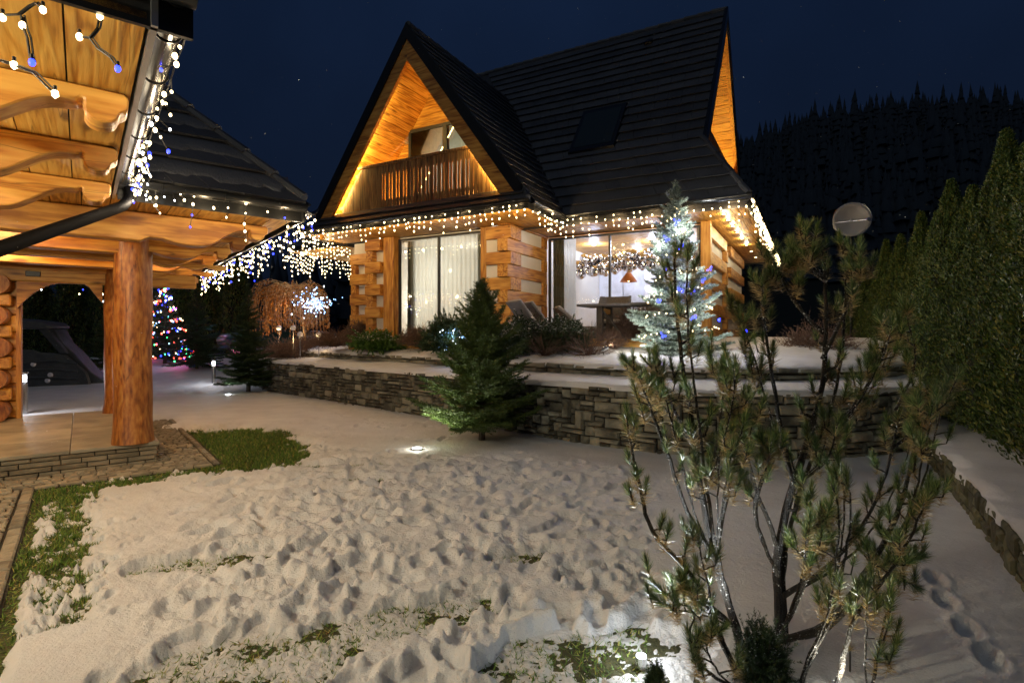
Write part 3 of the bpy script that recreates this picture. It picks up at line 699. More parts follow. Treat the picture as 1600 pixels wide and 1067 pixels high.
# frame as four bars, panes, curtain
m = MB(); fr = .07
for a, b, c, d in ((WU0, WU1, WZ1 - fr, WZ1), (WU0, WU0 + fr, 4.5, WZ1 - fr), (WU1 - fr, WU1, 4.5, WZ1 - fr), (-3.04, -2.94, 4.5, WZ1 - fr)): m.box(a, b, VBK - .05, VBK, c, d)
m.build('frame', M['frame'], bw)
MB().box(WU0 + fr, -3.04, VBK - .03, VBK - .02, 4.5, WZ1 - fr).build('pane', M['glass'], bw); MB().box(-2.94, WU1 - fr, VBK - .03, VBK - .02, 4.5, WZ1 - fr).build('pane', M['glass'], bw)
def curtain(name, x0, x1, y, z0, z1, parent, mat, waves=14, amp=.035, axis='x', seed=0):
    n = int(waves * 6); V = []; rs = random.Random(seed); ph = 0
    for r in range(6):
        t = r / 5
        for i in range(n + 1):
            s = i / n; w = math.sin(s * waves * 6.283 + .4 * math.sin(s * 9 + seed)) * amp * (.6 + .5 * t) + .012 * math.sin(s * waves * 14 + t * 2)
            a = x0 + (x1 - x0) * s
            V.append((a, y + w, z1 + (z0 - z1) * t) if axis == 'x' else (y + w, a, z1 + (z0 - z1) * t))
    F = gridfaces(6, n + 1); return npmesh(name, V, F, mat, parent, smooth=True)
curtain('curtain', WU0 + .35, -3.1, VBK + .007, 4.5, WZ1 - fr, bw, M['curtain'], 10, .006); curtain('curtain', -2.9, WU1 - .25, VBK + .007, 4.5, WZ1 - fr, bw, M['curtain'], 10, .006, seed=2)
# railing
rl = empty('balcony_railing', (0, 0, 0)); rl.parent = hs
zin = lambda u: ZA - .78 - SW * abs(u - UR)
half = (ZA - .78 - 5.55) / SW
MB().box(UR - half - .12, UR + half + .12, .34, .44, 5.5, 5.56).build('top_rail', M['deck'], rl, bev=.008)
MB().box(UR - 2.3, UR + 2.3, .40, .44, 4.62, 4.69).build('bottom_rail', M['deck'], rl)
MB().box(UR - 1.75, UR + 1.75, .40, .44, 5.33, 5.40).build('middle_rail', M['deck'], rl)
u = UR - 2.45
while u < UR + 2.45:
    w = .088; top = min(5.495, zin(u + w / 2) - (0)); 
    if top > 4.62:
        t2 = min(5.495, zin(u)); t3 = min(5.495, zin(u + w)); inner = abs(u + .04 - UR - .35) < 1.25
        if inner and int(round((u - UR) / .105)) % 2 == 0:
            m = MB(); m.prism([(u, 4.50), (u + w, 4.50), (u + w, 4.66), (u + w - .022, 4.72), (u + w - .022, 5.26), (u + w, 5.32), (u + w, t3), (u, t2), (u, 5.32), (u + .022, 5.26), (u + .022, 4.72), (u, 4.66)], 'y', .365, .395)
        else:
            m = MB(); m.prism([(u, 4.50), (u + w, 4.50), (u + w, t3), (u, t2)], 'y', .365, .395)
        m.build('baluster', M['deck'], rl)
    u += .105 if abs(u + .04 - UR - .35) < 1.25 else .098
MB().box(UR - 2.6, UR + 2.6, .30, 1.7, 4.38, 4.47).build('balcony_floor', M['beam_x'], hs)
# balcony lamps: a strip of light low behind each end of the railing and one on the ceiling
def fixture(loc, parent, watts, colour=AMBER, r=.03, name='spot_fixture', down=True, spot=None, aim=None):
    m = MB(); m.tube([(0, 0, 0), (0, 0, -.02 if down else .03)], [.045, .045], 12); o = m.build(name, M['steel'], parent, loc=loc)
    g = MB(); g.tube([(0, 0, -.0205), (0, 0, -.026)] if down else [(0, 0, .0305), (0, 0, .036)], [.034, .030], 12); link('lens', g.mesh('lens'), M['glow_warm'], o)
    l = lamp((0, 0, -.06 if down else .10), watts, colour, r, 'POINT'); l.parent = o
    return o
for (u, v, w) in ((-4.9, .8, 30), (-1.35, .8, 30), (-3.1, .9, 26), (-4.1, .9, 26)):
    o = fixture((u, v, 4.472), hs, w, (1, .52, .12), .06, down=False)
lamp((-3.0, 2.3, 5.6), 34, SOFT, .1, parent=hs)
for s in (1, -1):            # LED strip tucked behind each barge board
    st = MB(); slopeboard(st, UR + s * .3, ZA - .66 - SW * .3, UR + s * 2.3, ZA - .66 - SW * 2.3, .272, .280, 0, .012); st.build('led_strip', M['glow_warm'], hs)
    for k in range(3):
        d = .75 + .72 * k; l = lamp((UR + s * (d + .02), .30, ZA - .70 - SW * d), (6, 14, 30)[k], (1, .72, .22), 1.15, 'AREA', parent=hs); l.data.shape = 'RECTANGLE'; l.data.size = 1.15; l.data.size_y = .02
        X = Vector((s, 0, -SW)).normalized(); Zv = Vector((-s * .25, -.85, .35)); Zv = (Zv - X * Zv.dot(X)).normalized(); l.rotation_euler = Matrix((X, Zv.cross(X), Zv)).transposed().to_euler()
# right gable of the main roof (seen almost edge on)
for s, nm in ((1, 'a'), (-1, 'b')):
    def rp(v, dz, u): return (u, VR - s * v, ZR - SM * v - dz)
    m = MB(); L = VR - VH
    for (u0, u1, t0, t1, mt, nmn, par) in ((UG, UG + .08, -.09, .20, M['metal_dark'], 'verge_trim', roof), (UG - .05, UG + .05, .20, .58, M['beam_y'], 'barge_board', hs)):
        q = MB(); q.hexa([rp(0, t1, u0), rp(0, t1, u1), rp(L, t1, u1), rp(L, t1, u0)], [rp(0, t0, u0), rp(0, t0, u1), rp(L, t0, u1), rp(L, t0, u0)]); q.build(nmn, mt, par)
    for k in range(22):
        a, b = .02 + L * k / 22, .02 + L * (k + 1) / 22 - .01
        q = MB(); q.hexa([rp(a, .38, 1.2), rp(a, .38, UG - .06), rp(b, .38, UG - .06), rp(b, .38, 1.2)], [rp(a, .35, 1.2), rp(a, .35, UG - .06), rp(b, .35, UG - .06), rp(b, .35, 1.2)]); q.build('ceiling_plank', M['pine_x'], hs)
v = VH + .1
while v < 2 * VR - VH:      # vertical boards of the recessed gable wall
    top = ZR - .45 - SM * abs(v + .06 - VR)
    if top > ZH + .15: MB().box(1.45, 1.48, v, v + .12, ZH - .1, top).build('wall_plank', M['pine_z'], hs)
    v += .126
MB().box(1.3, UG, VH + .05, 2*VR - VH - .05, ZH - .22, ZH - .12).build('loft_floor', M['beam_y'], hs)
v = VH + .15
while v < 2 * VR - VH - .1:
    top = min(ZH + .75, ZR - .62 - SM * abs(v - VR))
    MB().box(UG - .12, UG - .09, v, v + .1, ZH - .05, top).build('baluster', M['deck'], hs); v += .115
for v, w in ((4.3, 80), (6.3, 80), (8.3, 60)): fixture((2.2, v, ZH - .118), hs, w, (1, .74, .18), .05, down=False)
# roof window, vent
sk = MB(); ax = Vector((1, 0, 0)); O0 = Vector((-.45, 3.01, ZE + SM * (3.01 - 1.7)))
def onroof(u, v, h): p = Vector((u, v, ZE + SM * (v - 1.7))) + nM * h; return tuple(p)
q = MB(); q.hexa([onroof(-.45, 3.0, 0), onroof(.74, 3.0, 0), onroof(.74, 4.08, 0), onroof(-.45, 4.08, 0)], [onroof(-.42, 3.03, .10), onroof(.71, 3.03, .10), onroof(.71, 4.05, .10), onroof(-.42, 4.05, .10)])
sky = q.build('roof_window', M['metal_dark'], hs)
q = MB(); q.hexa([onroof(-.33, 3.12, .10), onroof(.62, 3.12, .10), onroof(.62, 3.96, .10), onroof(-.33, 3.96, .10)], [onroof(-.33, 3.12, .106), onroof(.62, 3.12, .106), onroof(.62, 3.96, .106), onroof(-.33, 3.96, .106)]); q.build('pane', M['carglass'], sky)
q = MB(); q.hexa([onroof(.68, 5.72, .02), onroof(.90, 5.72, .02), onroof(.90, 5.92, .02), onroof(.68, 5.92, .02)], [onroof(.70, 5.74, .13), onroof(.88, 5.74, .13), onroof(.88, 5.90, .06), onroof(.70, 5.90, .06)]); q.build('roof_vent', M['metal_dark'], hs)
# ------------------------------------------------ eaves: fascia, gutter, soffit planks
EAVE = [(-6.2, 0), (0, 0), (0, 1.7), (3.7, 1.7), (3.7, VB)]
for i in range(4):
    (x0, y0), (x1, y1) = EAVE[i], EAVE[i+1]
    d = Vector((x1 - x0, y1 - y0, 0)); L = d.length; d.normalize(); nn = Vector((d.y, -d.x, 0))
    m = MB(); p0, p1 = Vector((x0, y0, 0)), Vector((x1, y1, 0)); off = .02
    m.hexa([tuple(p0 + nn*.0 + Vector((0,0,4.0))), tuple(p1 + Vector((0,0,4.0))), tuple(p1 - nn*off + Vector((0,0,4.0))), tuple(p0 - nn*off + Vector((0,0,4.0)))],
           [tuple(p0 + Vector((0,0,4.17))), tuple(p1 + Vector((0,0,4.17))), tuple(p1 - nn*off + Vector((0,0,4.17))), tuple(p0 - nn*off + Vector((0,0,4.17)))])
    m.build('fascia', M['metal_dark'], hs)
    g = MB(); e = .07; a = p0 - d * (e if i in (0, 3) or i == 2 else -e) * (1 if i != 2 else -1); b = p1 + d * e * (1 if i in (0, 2) else -1 if i == 1 else 1)
    prof = [(0, .0), (.015, -.045), (.05, -.07), (.09, -.06), (.115, -.02), (.118, .01), (.105, .01), (.10, -.015), (.083, -.045), (.05, -.055), (.025, -.04), (.012, 0)]
    V = [tuple(q + nn * (.004 + u) + Vector((0, 0, 4.15 + w))) for q in (a, b) for (u, w) in prof]; k = len(prof)
    g.add(V, [(j, (j + 1) % k, (j + 1) % k + k, j + k) for j in range(k)] + [tuple(range(k - 1, -1, -1)), tuple(range(k, 2 * k))]); g.build('gutter', M['gutter'], hs, smooth=True)
    s = .5
    while s < L:
        q = p0 + d * s; g = MB(); g.tube([tuple(q + nn*.0 + Vector((0,0,4.165))), tuple(q + nn*.06 + Vector((0,0,4.07))), tuple(q + nn*.125 + Vector((0,0,4.165)))], .006, 4); g.build('gutter_hook', M['metal_dark'], hs); s += .9
def soffit(x0, x1, y0, y1, w, along, name='soffit_plank'):
    if along == 'y':
        x = x0
        while x < x1 - .01:
            MB().box(x, min(x + w - .007, x1), y0, y1, 4.0 + rg.uniform(0, .003), 4.025).build(name, M['pine_y'], hs); x += w
    else:
        y = y0
        while y < y1 - .01:
            MB().box(x0, x1, y, min(y + w - .007, y1), 4.0 + rg.uniform(0, .003), 4.025).build(name, M['pine_x'], hs); y += w
soffit(-6.18, -.02, .02, 1.29, .14, 'y'); soffit(-.98, -.02, 1.3, 2.99, .14, 'y'); soffit(-.0, 3.68, 1.72, 2.99, .14, 'y'); soffit(2.76, 3.68, 3.0, VB - .02, .14, 'y')
MB().box(-6.17, -.03, .03, VB, 4.03, 4.05).build('soffit_deck', M['tile_dark'], hs); MB().box(-.03, 3.67, 1.73, VB - .03, 4.03, 4.05).build('soffit_deck', M['tile_dark'], hs)
# recessed spots along the right side soffit
for v in (2.3, 2.95, 3.7, 4.55, 5.5, 6.6, 7.9, 9.3):
    o = MB().tube([(0, 0, 0), (0, 0, -.012)], [.05, .05], 14).build('soffit_spot', M['steel'], hs, loc=(3.2, v, 3.999)); g = MB(); g.tube([(0, 0, -.0125), (0, 0, -.018)], [.038, .034], 12); link('lens', g.mesh('lens'), M['glow_warm'], o)
    if v < 7: l = lamp((0, 0, -.05), 7, SOFT, .03, 'POINT'); l.parent = o
# ------------------------------------------------ log-crib walls
ZF = 1.5
def beam(x0, x1, y0, y1, z0, z1, ax, par=None, name='wall_beam'):
    return MB().box(x0, x1, y0, y1, z0, z1).build(name, M['beam_' + ax], par or hs, bev=.012)
P_ = .56; B_ = .28
tops_a = [3.96 - P_ * k for k in range(5)]; tops_b = [3.68 - P_ * k for k in range(5)]
def clampz(a): return max(ZF - .25, a)
# right front corner of the wing: beams along the front (a) and along the side wall (b)
for t in tops_a: beam(-1.60, -.96, 1.05, 1.30, clampz(t - B_ + .002), t - .002, 'x')
for t in tops_b:
    beam(-1.26, -1.00, .98, 2.99, clampz(t - B_ + .002), t - .002, 'y')
for t in tops_a: MB().box(-1.22, -1.04, 1.3, 2.99, clampz(t - B_), t).build('infill_panel', M['plaster'], hs)
for t in tops_b: MB().box(-1.60, -1.27, 1.10, 1.28, clampz(t - B_), t).build('infill_panel', M['plaster'], hs)
for t in tops_a: beam(-1.24, -.985, 1.34, 1.60, clampz(t - B_), t, 'x', name='beam_end')
for t in tops_a: beam(-1.23, -.99, 2.74, 2.99, clampz(t - B_), t, 'x', name='beam_end')
beam(-1.80, -1.62, 1.16, 1.34, ZF - .2, 3.998, 'z', name='post')
beam(-4.62, -4.28, 1.10, 1.36, ZF - .2, 3.998, 'z', name='post')
beam(-1.27, -.99, 1.0, 2.99, 3.965, 3.999, 'y', name='wall_plate')
# crib pillar left of the big window
for t in tops_a: beam(-5.14, -4.64, 1.0, 1.25, clampz(t - B_ + .002), t - .002, 'x')
for t in tops_b: beam(-5.12, -4.90, 1.02, 1.6, clampz(t - B_ + .002), t - .002, 'y', name='beam_end'); 
for t in tops_b: MB().box(-4.90, -4.64, 1.18, 1.25, clampz(t - B_), t).build('infill_panel', M['plaster'], hs)
# far left section of the front
for t in [3.70 - .53 * k for k in range(5)]: beam(-6.02, -5.16, 1.36, 1.6, clampz(t - .28), t, 'x')
for t in [3.42 - .53 * k for k in range(5)]: beam(-6.00, -5.82, 1.38, 2.4, clampz(t - .25 + .001), t - .001, 'y', name='beam_end')
MB().box(-5.98, -5.16, 1.50, 1.58, ZF - .2, 4.0).build('infill_panel', M['plaster'], hs)
# right corner of the main front and the side wall
beam(2.66, 2.86, 2.86, 3.04, ZF - .2, 3.998, 'z', name='post')
for t in tops_a: beam(2.60, 2.84, 3.05, 5.6, clampz(t - B_ + .002), t - .002, 'y')
for t in tops_b: MB().box(2.62, 2.76, 3.05, 9.6, clampz(t - B_ - .001), t + .001).build('infill_panel', M['plaster'], hs)
for t in tops_b:
    beam(2.58, 2.83, 3.05, 3.3, clampz(t - B_ + .002), t - .002, 'x', name='beam_end'); beam(2.58, 2.87, 5.3, 5.58, clampz(t - B_ + .002), t - .002, 'x', name='beam_end')
for t in tops_a: beam(2.60, 2.84, 6.4, 9.6, clampz(t - B_ + .002), t - .002, 'y')
# ------------------------------------------------ glazing
def glazing(name, u0, u1, v, muls, zt=3.95, zb=ZF):
    w = empty(name, (0, 0, 0)); w.parent = hs; m = MB(); f = .045
    m.box(u0, u1, v - .03, v + .04, zt - f, zt); m.box(u0, u1, v - .03, v + .04, zb, zb + f)
    for x in [u0, u1 - f] + [q - f / 2 for q in muls]: m.box(x, x + f, v - .03, v + .04, zb + f, zt - f)
    m.build('frame', M['frame'], w); xs = [u0 + f] + muls + [u1 - f]
    for a, b in zip(xs, xs[1:]): MB().box(a + .02, b - .02, v, v + .012, zb + f, zt - f).build('pane', M['glass'], w)
    return w
g1 = glazing('wing_window', -4.27, -1.81, 1.30, [-3.05]); g2 = glazing('living_room_window', -.97, 2.65, 3.02, [.60])
# wing room
rooms = MB(); rooms.box(-4.9, -1.3, 5.4, 5.5, 1.4, 4.0).box(-4.9, -4.8, 1.5, 5.4, 1.4, 4.0).box(-1.3, -1.23, 1.65, 5.4, 1.4, 4.0); rooms.build('room_wall', M['plaster'], hs)
MB().box(-4.8, -1.3, 1.35, 5.4, 3.97, 3.995).build('room_ceiling', M['plaster'], hs)
MB().box(-6.0, 2.75, 1.3, 9.5, ZF - .3, ZF - .002).build('floor_slab', M['pine_x'], hs)
curtain('sheer_curtain', -4.08, -2.0, 1.50, ZF, 3.93, g1, M['curtain'], 17, .03, seed=3)
curtain('drape', -4.22, -3.95, 1.55, ZF, 3.93, g1, M['drape'], 4, .04, seed=1); curtain('drape', -2.12, -1.85, 1.55, ZF, 3.93, g1, M['drape'], 4, .04, seed=4)
def ball(r, n=10, k=6):
    bm = bmesh.new(); bmesh.ops.create_uvsphere(bm, u_segments=n, v_segments=k, radius=r); me = bpy.data.meshes.new('ball'); bm.to_mesh(me); bm.free(); me.polygons.foreach_set('use_smooth', [True] * len(me.polygons)); return me
wl = ball(.05); wl.materials.append(M['glow_warm'])
for (u, v, z) in ((-3.5, 2.4, 3.25), (-3.2, 2.9, 2.5), (-4.2, 2.3, 2.45)):
    o = link('wall_lamp_globe', wl, None, hs, loc=(u, v, z)); lamp((0, 0, -.12), 22, (1, .93, .80), .06, parent=o)
lamp((-3.0, 3.2, 3.4), 66, (1, .93, .82), .15, parent=hs)
# living room with the kitchen at its back
RB = 7.2
MB().box(-.97, 2.62, RB, RB + .1, 1.5, 4.0).box(-1.22, -1.15, 3.05, RB, 1.5, 4.0).build('room_wall', M['plaster'], hs)
MB().box(2.50, 2.585, 3.35, RB, 1.5, 3.99).build('room_wall', M['plaster'], hs)
v = 3.05
while v < RB: MB().box(-1.15, 2.62, v, v + .135, 3.97, 3.99).build('ceiling_plank', M['pine_x'], hs); v += .142
for u in (-1.14, -.35): MB().box(u, u + .76, RB - .06, RB - .02, 1.5, 3.9).build('marble_panel', M['marble'], hs)
for k, u in enumerate((.45, 1.15, 1.85)):
    for z0, z1 in ((1.55, 2.32), (2.34, 3.05), (3.07, 3.85)): MB().box(u, u + .68, RB - .6, RB - .03, z0, z1).build('cabinet', M['cabinet'], hs, bev=.006)
ov = MB().box(.50, 1.08, RB - .63, RB - .602, 2.0, 2.30).build('oven', M['carglass'], hs)
MB().box(.55, 2.3, 5.2, 5.9, 2.35, 2.42).build('kitchen_island', M['cabinet'], hs, bev=.01); MB().box(.62, 2.22, 5.27, 5.83, 1.5, 2.35).build('island_base', M['cabinet'], hs)
curtain('sheer_curtain', -.62, -.30, 3.16, ZF, 3.93, g2, M['curtain'], 7, .03, seed=7); curtain('drape', -.93, -.62, 3.18, ZF, 3.93, g2, M['drape'], 5, .04, seed=8)
curtain('sheer_curtain', 1.62, 2.0, 3.16, ZF, 3.93, g2, M['curtain'], 7, .03, seed=9)
for (u, v, w) in ((-.3, 4.4, 62), (1.2, 4.6, 62), (.4, 6.0, 70), (1.9, 6.0, 50)):
    o = MB().tube([(0, 0, 0), (0, 0, -.02)], [.07, .07], 14).build('ceiling_lamp', M['steel'], hs, loc=(u, v, 3.968)); g = MB(); g.tube([(0, 0, -.0205), (0, 0, -.03)], [.055, .05], 12); link('lens', g.mesh('lens'), M['glow_white'], o)
    lamp((0, 0, -.09), w, COOL, .06, parent=o)
# left annex roof behind the wing
an = empty('carport', (0, 0, 0), 0, 'low dark carport roof with lit soffit behind the left end of the house', 'carport'); an.location = HC; an.rotation_euler = (0, 0, HROT)
MB().box(-8.75, -6.25, 1.75, 6.0, 4.0, 4.03).build('ceiling', M['pine_y'], an)
m = MB(); m.hexa([(-8.85, 1.65, 4.04), (-6.0, 1.65, 4.04), (-6.0, 6.2, 4.04), (-8.85, 6.2, 4.04)], [(-8.85, 1.65, 4.16), (-6.0, 1.65, 4.16), (-6.0, 6.2, 4.16), (-8.85, 6.2, 4.16)]); m.build('eave', M['metal_dark'], an)
m = MB(); m.hexa([(-8.85, 1.65, 4.16), (-5.9, 1.65, 4.16), (-5.9, 6.2, 4.16), (-8.85, 6.2, 4.16)], [(-7.6, 2.9, 5.2), (-5.9, 2.9, 5.2), (-5.9, 5.0, 5.2), (-7.6, 5.0, 5.2)]); m.build('roof', M['tile'], an)
MB().box(-6.6, -6.4, 5.4, 5.6, .5, 4.0).build('post', M['beam_z'], an)
# ------------------------------------------------------------------ the log porch at left (local x along its front edge, y receding along the posts)
po = empty('log_porch', GP, GROT, 'log porch of golden pine with two round log posts, carved rafters and stone-faced floor', 'porch')
rg = random.Random(31)
def log(p0, p1, r0, r1, n=22, rings=14, seed=0, wob=.012):
    rs = random.Random(seed); p0, p1 = Vector(p0), Vector(p1); d = (p1 - p0); a = d.normalized().orthogonal().normalized(); b = d.normalized().cross(a); V = []
    ph = [rs.uniform(0, 6.28) for _ in range(6)]
    for i in range(rings):
        t = i / (rings - 1); c = p0 + d * t; r = r0 + (r1 - r0) * t; r *= 1 + .10 * max(0, 1 - t / .12) ** 2 * (1 if wob > .01 else 0)
        for k in range(n):
            q = 6.28318 * k / n; rr_ = r + wob * (math.sin(q * 2 + ph[0] + t * 3) + .6 * math.sin(q * 5 + ph[1] - t * 7) + .5 * math.sin(t * 17 + ph[2] + q)) * .5
            V.append(tuple(c + (a * math.cos(q) + b * math.sin(q)) * rr_))
    F = [(i*n + k, i*n + (k+1) % n, (i+1)*n + (k+1) % n, (i+1)*n + k) for i in range(rings - 1) for k in range(n)]
    F += [tuple(range(n - 1, -1, -1)), tuple((rings - 1) * n + k for k in range(n))]
    m = MB(); m.add(V, F); return m
SL = .28
log((0, 0, SL), (0, 0, 2.90), .208, .185, rings=18, seed=1, wob=.016).build('log_post', M['log_z'], po, smooth=True)
log((0, 3.3, SL), (0, 3.3, 2.90), .215, .19, rings=18, seed=2, wob=.016).build('log_post', M['log_z'], po, smooth=True)
# floor: slabs on a stone-faced base
m = MB(); m.box(-6, .20, -.10, 3.62, -.1, .235); m.build('base', M['mortar'], po)
M['porch'] = simple('wet_porch_slab', (.36, .32, .24), .55, var=.35, scale=2.2, bump=.35, bscale=18)
x = -6.0; cols = [-6, -5.1, -4.2, -3.3, -2.4, -1.5, -.6, .26]
for i in range(7):
    ys = [-.16, .8, 1.75, 2.7, 3.66]
    for j in range(4): MB().box(cols[i] + .003, cols[i+1] - .003, ys[j] + .003, ys[j+1] - .003, .236, SL - .0 + rg.uniform(-.002, 0)).build('floor_slab', M['porch'], po, bev=.006)
def facing(fx, L, start, mat):
    rows = 4; h = .236 / rows; out = []
    for r in range(rows):
        s = start - rg.uniform(0, .15)
        while s < L:
            w = rg.uniform(.14, .36); a, b = max(s, start) + .004, min(s + w, L) - .004
            if b - a > .03:
                out.append((a, b, r * h + .004, (r + 1) * h - .004))
            s += w
    for (a, b, z0, z1) in out:
        pr = rg.uniform(.02, .045); j = lambda: rg.uniform(-.004, .004); e = .008
        V = [fx(a, 0, z0), fx(b, 0, z0), fx(b, 0, z1), fx(a, 0, z1), fx(a, pr*.7, z0), fx(b, pr*.7, z0), fx(b, pr*.7, z1), fx(a, pr*.7, z1), fx(a+e, pr+j(), z0+e), fx(b-e, pr+j(), z0+e), fx(b-e, pr+j(), z1-e), fx(a+e, pr+j(), z1-e)]
        m = MB(); m.add(V, [(0,1,5,4),(1,2,6,5),(2,3,7,6),(3,0,4,7),(4,5,9,8),(5,6,10,9),(6,7,11,10),(7,4,8,11),(8,9,10,11)]); m.build('stone', mat, po)
facing(lambda s, o, z: (s, -.10 - o, z), .24, -3.2, M['stone_pale']); facing(lambda s, o, z: (.20 + o, s, z), 3.6, -.09, M['stone_pale'])
# plate logs over the posts and cross joists with carved tails
beamp = lambda x0, x1, y0, y1, z0, z1, ax, nm: MB().box(x0, x1, y0, y1, z0, z1).build(nm, M['beam_' + ax], po, bev=.02)
def carved(xe, depth, tail):
    """profile (x,z) of a joist: flat belly, S-curve, hooked tail ending at xe; z from 2.90 (top)"""
    T = 2.90; pts = [(-4.6, T - depth), (xe - 1.28, T - depth), (xe - 1.20, T - depth + .05), (xe - 1.12, T - depth + .045)]
    n = 10
    for k in range(n + 1):      # belly bulge
        t = k / n; pts.append((xe - 1.08 + .38 * t, T - depth + .045 * (1 - t) - .025 * math.sin(t * math.pi) ))
    for k in range(1, n + 1):   # rise
        t = k / n; s = t * t * (3 - 2 * t); pts.append((xe - .70 + .42 * t, T - depth + (depth - .085) * s))
    pts += [(xe - .225, T - .080), (xe - .205, T - .062), (xe - .19, T - .07), (xe - .19, T - .12)]
    for k in range(1, 8):       # hook
        t = k / 7 * math.pi; pts.append((xe - .115 - .075 * math.cos(t), T - .12 - .055 * math.sin(t)))
    pts += [(xe - .03, T - .105), (xe - .005, T - .09), (xe, T - .075), (xe, T - .02), (xe - .02, T)]
    pts += [(-4.6, T)]
    return pts
def joist(y, xe, depth=.29, w=.2, nm='carved_joist'):
    p = carved(xe, depth, 1); m = MB(); m.prism(p, 'y', y - w / 2, y + w / 2); return m.build(nm, M['beam_x'], po, bev=.014, smooth=True)
for y in (-4.42, -3.33, -2.2): joist(y, -.30)
for y in (-1.0, 0.0, 1.1, 2.2, 3.3, 4.4, 5.5): joist(y, 1.28, .30 if y else .33, .22)
log((0, -1.1, 2.985), (0, 4.4, 2.985), .10, .10, rings=6, seed=3, wob=.003)
# wave-cut bracket boards between the joists (scalloped valance) on the far end
def valance(x0, x1, y, z, n, amp, th=.05):
    pts = [(x0, z), (x1, z)]; k = n * 8
    for i in range(k + 1): t = i / k; pts.append((x1 + (x0 - x1) * t, z - amp * (.45 + .55 * abs(math.sin(t * n * math.pi + .6)) )))
    m = MB(); m.prism(pts, 'y', y, y + th); return m.build('carved_valance', M['pine_x'], po)
valance(.24, 1.2, 3.36, 2.64, 2, .13); valance(-1.05, -.24, 3.36, 2.66, 2, .12); valance(.24, 1.25, 2.26, 2.64, 3, .08); valance(.24, 1.25, 1.16, 2.64, 3, .08)
beamp(-4.6, -.2, -.09, .09, 2.42 + .12, 2.66, 'x', 'tie_beam') if False else None
beamp(-4.6, 1.15, 3.22, 3.36, 2.42, 2.66, 'x', 'tie_beam'); 
MB().prism([(-.22, 2.42), (-.22, 2.12), (-.28, 2.2), (-.4, 2.38), (-.46, 2.42)], 'y', 3.24, 3.34).build('knee_brace', M['beam_x'], po)
MB().prism([(-1.28, 2.42), (-1.28, 2.0)] + [(-1.28 + .55 * t, 2.0 + .42 * (1 - (1 - t) ** 2)) for t in [k / 8 for k in range(9)]], 'y', 3.22, 3.34).build('knee_brace', M['beam_x'], po)
# ceilings of wide planks
def ceil(x0, x1, y0, y1, w, z=2.905):
    x = x1
    while x > x0 + .02:
        ww = w * rg.uniform(.82, 1.15); a = max(x0, x - ww); MB().box(a + .004, x - .004, y0, y1, z + rg.uniform(0, .006), z + .03).build('ceiling_plank', M['pine_y'], po); x -= ww
ceil(-4.6, -.285, -5.42, -1.80, .24); ceil(-4.6, 1.42, -1.70, 6.0, .24)
MB().box(-4.6, -.27, -5.42, -1.75, 2.945, 2.97).build('roof_deck', M['tile_dark'], po); MB().box(-4.6, 1.44, -1.70, 6.0, 2.945, 2.97).build('roof_deck', M['tile_dark'], po)
# fascias and gutters
def eave(p0, p1, nn, nm='gutter', z=3.0, r=.075):
    p0, p1, nn = Vector(p0), Vector(p1), Vector(nn); d = (p1 - p0).normalized(); prof = []
    for k in range(13): t = math.pi * (1 + k / 12); prof.append((r + r * math.cos(t) * 1.0, r * math.sin(t)))
    for k in range(12, -1, -1): t = math.pi * (1 + k / 12); prof.append((r + (r - .006) * math.cos(t), (r - .006) * math.sin(t)))
    V = [tuple(q + nn * (.006 + u) + Vector((0, 0, z + .05 + w))) for q in (p0, p1) for (u, w) in prof]; k = len(prof); g = MB()
    g.add(V, [(j, (j + 1) % k, (j + 1) % k + k, j + k) for j in range(k)] + [tuple(range(k - 1, -1, -1)), tuple(range(k, 2 * k))]); g.build('gutter', M['gutter' if nm == 'gutter' else 'metal_dark'], po, smooth=True)
    f = MB(); f.hexa([tuple(p0 + Vector((0,0,z-.12))), tuple(p1 + Vector((0,0,z-.12))), tuple(p1 - nn*.025 + Vector((0,0,z-.12))), tuple(p0 - nn*.025 + Vector((0,0,z-.12)))],
                     [tuple(p0 + Vector((0,0,z+.08))), tuple(p1 + Vector((0,0,z+.08))), tuple(p1 - nn*.025 + Vector((0,0,z+.08))), tuple(p0 - nn*.025 + Vector((0,0,z+.08)))]); f.build('fascia', M['alu'] if nm != 'gutter_dark' else M['metal_dark'], po)
    L = (p1 - p0).length; s = .35
    while s < L:
        q = p0 + d * s; h = MB(); h.tube([tuple(q + nn * (.006 + r + (r + .003) * math.cos(t)) + Vector((0, 0, z + .05 + (r + .003) * math.sin(t)))) for t in [math.pi * (1 + k / 8) for k in range(9)]], .005, 4); h.build('gutter_hook', M['metal_dark'], po); s += .55
eave((-.25, -5.44, 0), (-.25, -1.75, 0), (1, 0, 0), r=.062); eave((-.23, -1.75, 0), (1.5, -1.75, 0), (0, -1, 0), nm='gutter_dark'); eave((1.5, -1.82, 0), (1.5, 6.0, 0), (1, 0, 0), nm='gutter_dark'); eave((-4.0, -5.42, 0), (-.12, -5.42, 0), (0, -1, 0), nm='gutter_dark')
# downpipe from the inner corner across to the building wall
def l2w(x, y, z): return GP + GB * x + GA * y + Vector((0, 0, z))
m = MB(); m.tube([(-.14, -1.84, 2.98), (-.14, -1.86, 2.88), (-.20, -1.95, 2.78), (-.9, -3.5, 2.13), (-1.35, -4.3, 1.78)], .047, 14); m.build('downpipe', M['matte'], po, smooth=True)
